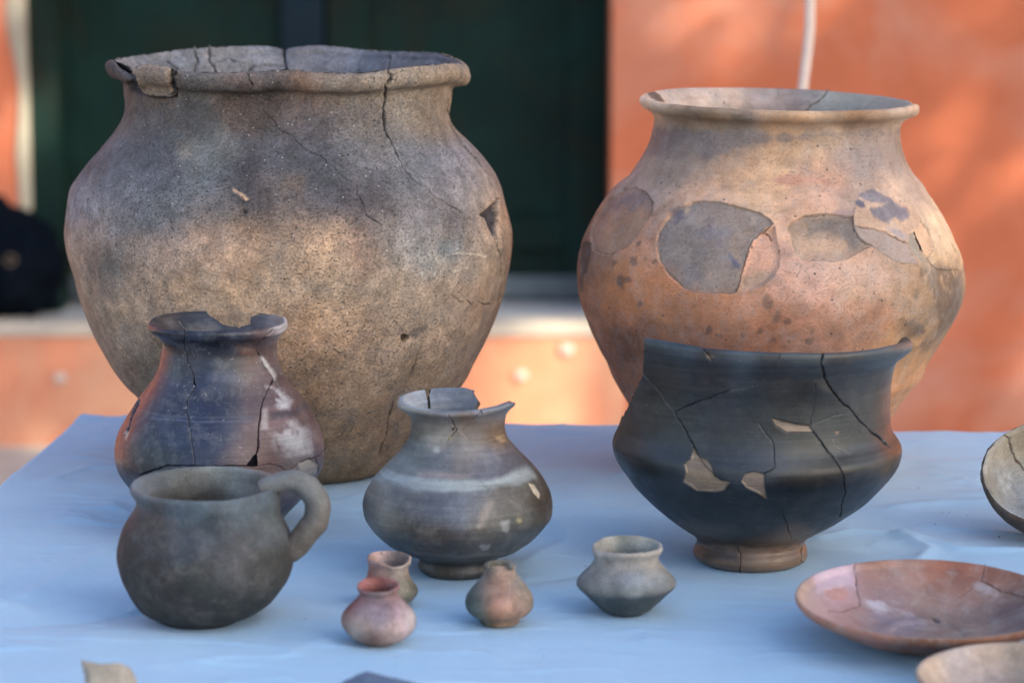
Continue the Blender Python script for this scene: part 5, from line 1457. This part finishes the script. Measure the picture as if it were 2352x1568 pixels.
rows = sil(ZF, [(580, 1064, 1282), (570, 1062, 1286), (560, 1060, 1287), (552, 1052, 1290), (535, 1020, 1325), (510, 992, 1352), (480, 976, 1370), (445, 970, 1375), (410, 980, 1368), (380, 998, 1352), (350, 1022, 1332), (325, 1046, 1310), (300, 1068, 1288), (280, 1082, 1270), (262, 1088, 1264), (248, 1088, 1266), (238, 1086, 1270), (229, 1086, 1272), (222, 1088, 1271)])
hj, BH, mH = build_pot('miniature_jar', 'tiny orange jar with a blue-grey side and two small lugs at its lip', 'pot', (ZF([(1173, 580)])[0]), rows, M_small, T=.0026, nlip=4, sig=17, lump=.0005,
          ctrl=[(c_[0], c_[1], k) for c_, k in zip(ZF([(1110, 250), (1180, 250), (1250, 250), (1060, 330), (1140, 320), (1220, 310), (1290, 340), (1000, 400), (1010, 480), (1060, 420), (1120, 400), (1160, 470), (1240, 440), (1300, 420), (1350, 440), (1080, 510), (1160, 520), (1260, 510), (1120, 550), (1230, 545), (1090, 585), (1200, 590)]), [(130, 130, 126), (178, 140, 122), (130, 128, 126), (104, 116, 124), (178, 132, 110), (176, 138, 122), (130, 126, 124), (92, 106, 116), (88, 102, 110), (98, 110, 118), (182, 130, 108), (188, 132, 110), (184, 140, 122), (156, 130, 120), (132, 120, 112), (88, 96, 94), (184, 126, 102), (164, 124, 108), (78, 88, 82), (140, 112, 92), (110, 108, 96), (156, 124, 104)])],
          inner=[(0, 0, (120, 116, 112))], rimF=ZF([(1088, 238), (1130, 240), (1180, 238), (1230, 240), (1270, 235)]), rimB=ZF([(1088, 218), (1130, 206), (1180, 203), (1230, 208), (1270, 225)]), gain=(0.736, 0.684, 0.456), seed=9, **FIN)
for (a, b) in ((1100, 240), (1240, 240)):
    (u, v), = ZF([(a, b)])
    q = on_plane_y(u, v, BH[1] - .0115) - BH
    V, Fq = blob('lug', q, (.0024, .0024, .0028), None, None, 4, 18, 10, .1)
    link('lug', tri_mesh('lug', V, Fq, np.repeat(lin((92, 88, 82))[None, :], len(V), 0)), M_small, hj)
rows = sil(ZF, [(515, 1805, 2030), (500, 1780, 2058), (475, 1752, 2086), (445, 1718, 2120), (420, 1692, 2146), (395, 1664, 2174), (375, 1644, 2196), (358, 1632, 2208), (340, 1626, 2212), (320, 1628, 2208), (300, 1638, 2196), (275, 1660, 2174), (250, 1686, 2148), (225, 1712, 2124), (205, 1726, 2110), (192, 1730, 2106), (180, 1730, 2108), (170, 1725, 2114), (158, 1718, 2124), (145, 1714, 2132), (132, 1713, 2135), (122, 1716, 2134)])
build_pot('carinated_pot', 'small angular grey pot, pale at the lip, before the charcoal bowl', 'pot', (ZF([(1918, 515)])[0]), rows, M_rough, T=.0036, nlip=6, sig=18, lump=.0005,
          ctrl=[(c_[0], c_[1], k) for c_, k in zip(ZF([(1760, 165), (1900, 185), (2060, 170), (2120, 130), (1750, 220), (1900, 230), (2080, 220), (1680, 320), (1800, 320), (1950, 320), (2100, 320), (2190, 330), (1660, 370), (1800, 390), (1950, 400), (2150, 380), (1750, 450), (1900, 455), (2080, 440), (1850, 510), (2000, 510)]), [(178, 174, 160), (168, 164, 150), (172, 170, 156), (170, 172, 164), (124, 126, 124), (130, 132, 132), (128, 128, 126), (122, 124, 126), (130, 136, 140), (134, 142, 146), (126, 132, 134), (120, 124, 124), (100, 108, 112), (108, 116, 118), (104, 112, 114), (98, 102, 104), (64, 74, 80), (62, 72, 78), (64, 72, 76), (70, 74, 76), (70, 76, 78)])],
          inner=[(c_[0], c_[1], k) for c_, k in zip(ZF([(1780, 110), (1900, 110), (2050, 110)]), [(160, 164, 154), (120, 134, 134), (150, 156, 148)])],
          patches=[dict(poly=ZF([(1640, 395), (1700, 412), (1800, 428), (1950, 428), (2100, 410), (2195, 375), (2150, 440), (2050, 520), (1800, 530), (1700, 460)]), col=(60, 72, 78), soft=4, noise=3, a=.85, fine=False)],
          rimF=ZF([(1715, 125), (1760, 148), (1830, 160), (1930, 165), (2030, 158), (2100, 142), (2134, 118)]), rimB=ZF([(1715, 105), (1745, 98), (1765, 85), (1800, 68), (1880, 58), (1980, 60), (2070, 78), (2134, 112)]), rim_part=.93, gain=(0.986, 0.876, 0.730), seed=10, **FIN)

# ------------------------------------------------------------------ 11. red dish, 12. buff plate
rows = None
RD = .0868
profJ = [(.30 * RD, 0, 0), (.42 * RD, .0018, 0), (.60 * RD, .0068, 0), (.76 * RD, .0130, 0), (.88 * RD, .0190, 0), (.95 * RD, .0222, 0), (RD, .0278, 0)]
build_pot('red_dish', 'shallow red clay dish with whitish stains and mended cracks, at the right', 'dish', (YJ([(1440, 988)])[0]), rows, M_plate, prof=profJ, T=.0042, nlip=2, sig=30, lump=.0005, px=6, tip=math.radians(3.0), pivot=(0, -.026, 0),
          ctrl=[(c_[0], c_[1], k) for c_, k in zip(YJ([(250, 600), (600, 850), (900, 950), (1300, 1020), (1800, 1000)]), [(206, 132, 98), (196, 128, 98), (190, 126, 104), (150, 104, 88), (150, 104, 88)])],
          inner=[(c_[0], c_[1], k) for c_, k in zip(YJ([(230, 470), (330, 400), (450, 330), (500, 420), (650, 350), (620, 530), (450, 570), (600, 620), (850, 280), (900, 380), (1200, 280), (1100, 450), (1600, 300), (1800, 330), (1900, 350), (2100, 300), (2200, 380), (900, 500), (1000, 560), (1300, 560), (1500, 450), (1700, 560), (1950, 520), (2100, 620), (2250, 650), (700, 720), (950, 720), (1100, 780), (1400, 700), (1600, 780), (1900, 800), (2200, 800), (1300, 850), (1700, 860), (2000, 900), (400, 650)]),
                 [(186, 158, 132), (170, 138, 118), (196, 160, 164), (194, 168, 180), (190, 152, 158), (192, 138, 124), (186, 150, 158), (180, 148, 158), (160, 120, 106), (156, 118, 106), (166, 128, 116), (166, 130, 126), (178, 112, 92), (172, 114, 96), (176, 108, 88), (168, 112, 96), (162, 116, 104), (160, 128, 132), (178, 146, 146), (172, 136, 128), (170, 122, 106), (172, 132, 120), (170, 130, 118), (160, 126, 120), (130, 112, 112), (178, 134, 122), (150, 128, 134), (152, 134, 142), (160, 132, 120), (156, 134, 126), (150, 130, 128), (134, 122, 132), (150, 136, 144), (150, 130, 126), (158, 136, 128), (192, 152, 132)])],
          cracks=[('i', 2.6, 1.2, YJ([(768, 225), (750, 280), (748, 350), (770, 450), (790, 560), (805, 640)]), (84, 56, 52)), ('i', 3, 1.4, YJ([(805, 640), (730, 665), (640, 690), (510, 695)]), (84, 60, 56)), ('i', 2.6, 1.2, YJ([(2010, 240), (1965, 300), (1945, 400)]), (96, 60, 50)),
                  ('i', 3, 1.4, YJ([(1945, 410), (2040, 450), (2130, 500), (2220, 520), (2352, 560)]), (100, 64, 52)), ('i', 2, 1, YJ([(1860, 470), (1780, 530), (1700, 590)]), (120, 80, 68)), ('i', 4, 2, YJ([(1480, 765), (1540, 785)]), (60, 44, 42)), ('i', 1.8, .8, YJ([(470, 520), (520, 560), (600, 590)]), (130, 96, 96)), ('i', 1.6, .8, YJ([(470, 500), (550, 470), (650, 465)]), (150, 110, 104)), ('i', 2, 1, YJ([(860, 640), (1000, 700), (1450, 800), (1640, 790)]), (140, 112, 110))],
          patches=[dict(face='i', poly=YJ([(860, 600), (960, 595), (1100, 660), (1350, 700), (1300, 730), (1000, 690), (880, 640)]), col=(200, 190, 196), soft=9, noise=14, a=.75, brk=-.1), dict(face='i', poly=YJ([(1900, 430), (2000, 435), (2110, 510), (2100, 545), (1920, 490)]), col=(188, 172, 170), soft=8, noise=12, a=.7, brk=-.1),
                   dict(face='i', poly=YJ([(345, 330), (600, 250), (750, 240), (745, 350), (770, 480), (700, 440), (480, 480), (400, 570), (380, 420)]), col=(202, 176, 188), soft=7, noise=9, a=.7, fine=False), dict(face='i', poly=YJ([(470, 505), (560, 470), (660, 468), (700, 530), (660, 590), (540, 570)]), col=(188, 138, 128), soft=3.5, a=.8),
                   dict(face='i', poly=YJ([(900, 720), (1350, 740), (1420, 830), (1250, 880), (1000, 830)]), col=(150, 140, 154), soft=14, noise=12, a=.6, brk=-.1), dict(face='i', poly=YJ([(2000, 640), (2352, 620), (2352, 820), (2050, 760)]), col=(120, 108, 122), soft=14, noise=14, a=.6, brk=-.1, fine=False)],
          pieces=[('i', YJ([(768, 100), (750, 280), (748, 350), (770, 450), (790, 560), (805, 640), (730, 665), (640, 690), (510, 695), (100, 600), (100, 100)]), 'sherd'), ('i', YJ([(2010, 100), (1965, 300), (1945, 410), (2040, 450), (2130, 500), (2220, 520), (2500, 590), (2600, 100)]), 'sherd')],
          scut=0.0, lip_round=1.8, sat=.88, gain=(0.562, 0.434, 0.270), seed=11)
RK = .0785
profK = [(.45 * RK, 0, 0), (.62 * RK, .0016, 0), (.80 * RK, .0062, 0), (.92 * RK, .0145, 0), (RK, .0225, 0)]
build_pot('buff_plate', 'shallow pale buff plate cut by the lower right corner', 'plate', (2404, 1641), None, M_small, prof=profK, T=.0045, nlip=2, sig=30, lump=.0005, px=9,
          ctrl=[(2200, 1560, (180, 148, 122)), (2352, 1560, (172, 150, 130))], inner=[(2140, 1520, (190, 168, 146)), (2200, 1510, (186, 170, 162)), (2260, 1500, (190, 164, 142)), (2330, 1500, (158, 142, 128)), (2250, 1560, (176, 158, 148))], scut=0.0, lip_round=1.8, gain=(0.461, 0.459, 0.412), seed=12)

# ------------------------------------------------------------------ 13. tilted grey bowl at the right edge
RL = .056
profL = [(.35 * RL, 0, 0), (.55 * RL, .0040, 0), (.74 * RL, .0115, 0), (.88 * RL, .0210, 0), (.96 * RL, .0300, 0), (RL, .0400, 0)]
lb, BL, mL = build_pot('grey_bowl', 'weathered grey-buff bowl tipped toward the viewer, cut by the right edge', 'bowl', (2418, 1218), None, M_rough, prof=profL, T=.0048, nlip=2, sig=20, lump=.0012, px=6,
          tip=math.radians(33), xtilt=math.radians(-6), pivot=(0, -.030, 0.004),
          ctrl=[(2270, 1150, (128, 108, 94)), (2330, 1190, (120, 96, 82)), (2290, 1090, (130, 118, 106))],
          inner=[(c_[0], c_[1], k) for c_, k in zip(YL([(1000, 800), (1080, 700), (1170, 620), (1280, 560), (1020, 960), (1100, 1000), (1200, 950), (1280, 880), (1290, 1050), (1150, 850)]), [(168, 160, 148), (166, 154, 136), (170, 160, 142), (164, 148, 124), (150, 140, 126), (152, 148, 142), (150, 150, 148), (152, 146, 136), (156, 158, 160), (158, 154, 146)])],
          cracks=[('i', 3.6, 2, YL([(1160, 548), (1210, 575), (1222, 650), (1260, 730), (1335, 850)]), (96, 62, 36))],
          patches=[dict(face='i', poly=YL([(1080, 850), (1230, 870), (1335, 1000), (1335, 1160), (1180, 1080)]), col=(190, 190, 190), soft=10, noise=9, a=.7, brk=.05)], scut=0.0, lip_round=1.6, rough_edge=1.4, gain=(0.500, 0.494, 0.445), seed=13)

# ------------------------------------------------------------------ 14-15. loose sherds at the lower edge
def sherd(name, label, outline, base, yaw_, lean, thick, colr, curv, edgecol=None, mat=M_small, seed=0):
    """outline: (x, z) metres in its own plane, standing on the table, curved about the vertical axis"""
    root = empty(name, tuple(base), label, 'sherd')
    O = np.array(outline, float)
    xs_ = np.linspace(O[:, 0].min(), O[:, 0].max(), 46)
    zs_ = np.linspace(O[:, 1].min(), O[:, 1].max(), 46)
    A_, B_ = np.meshgrid(xs_, zs_, indexing='ij')
    a, b = A_.ravel(), B_.ravel()
    sd = poly_sd(a, b, [tuple(p) for p in O])
    Fq = quad_grid(46, 46)
    keepq = (sd[Fq].mean(1) < 0.0002)
    Fq = Fq[keepq]
    y = curv * a * a + .0008 * fbm(np.stack([a, b, a * 0], 1) * 80, seed, 3)
    th = thick / 2 * np.clip(-sd / (thick * .35), .25, 1)
    Pf = np.stack([a, y - th, b], 1)
    Pb = np.stack([a, y + th, b], 1)
    E = np.vstack([Fq[:, [0, 1]], Fq[:, [1, 2]], Fq[:, [2, 3]], Fq[:, [3, 0]]])
    k = np.minimum(E[:, 0], E[:, 1]) * 10000 + np.maximum(E[:, 0], E[:, 1])
    uq, cnt = np.unique(k, return_counts=True)
    bd = E[np.isin(k, uq[cnt == 1])]
    n = len(a)
    side = np.stack([bd[:, 1], bd[:, 0], bd[:, 0] + n, bd[:, 1] + n], 1)
    V = np.vstack([Pf, Pb])
    R = np.array(Matrix.Rotation(yaw_, 3, 'Z') @ Matrix.Rotation(lean, 3, 'X'))
    V = V @ R.T
    paint = np.repeat(lin(colr)[None, :], 2 * n, 0) * (1 + .12 * fbm(V * 60, seed, 3))[:, None]
    me = tri_mesh('body', V, np.vstack([Fq, Fq[:, ::-1] + n]), paint)
    link('body', me, mat, root)
    me = tri_mesh('broken_edge', V, side, np.repeat(lin(edgecol or colr)[None, :], 2 * n, 0), smooth_on=False)
    link('broken_edge', me, mat, root)
    return root


q = on_plane_z(258, 1655, TABLE_Z)
sherd('rim_sherd', 'pale buff curved sherd at the lower left edge, below the handled cup', [(-.0135, 0), (.017, 0), (.0155, .022), (.012, .030), (.006, .0335), (-.004, .0335), (-.0165, .0365), (-.0150, .028)], q, .25, -.12, .006, (150, 140, 126), 9.0, (128, 114, 96), seed=21)
q = on_plane_z(868, 1650, TABLE_Z)
sherd('dark_sherd', 'dark slate-grey sherd with a pale broken edge at the bottom, below the tiny red pot', [(-.038, 0), (.032, 0), (.030, .0165), (.026, .0225), (.012, .0245), (-.004, .0275), (-.011, .0290), (-.022, .0235), (-.032, .0165)], q, -.18, -.62, .006, (84, 98, 122), 3.0, (178, 172, 150), seed=22)
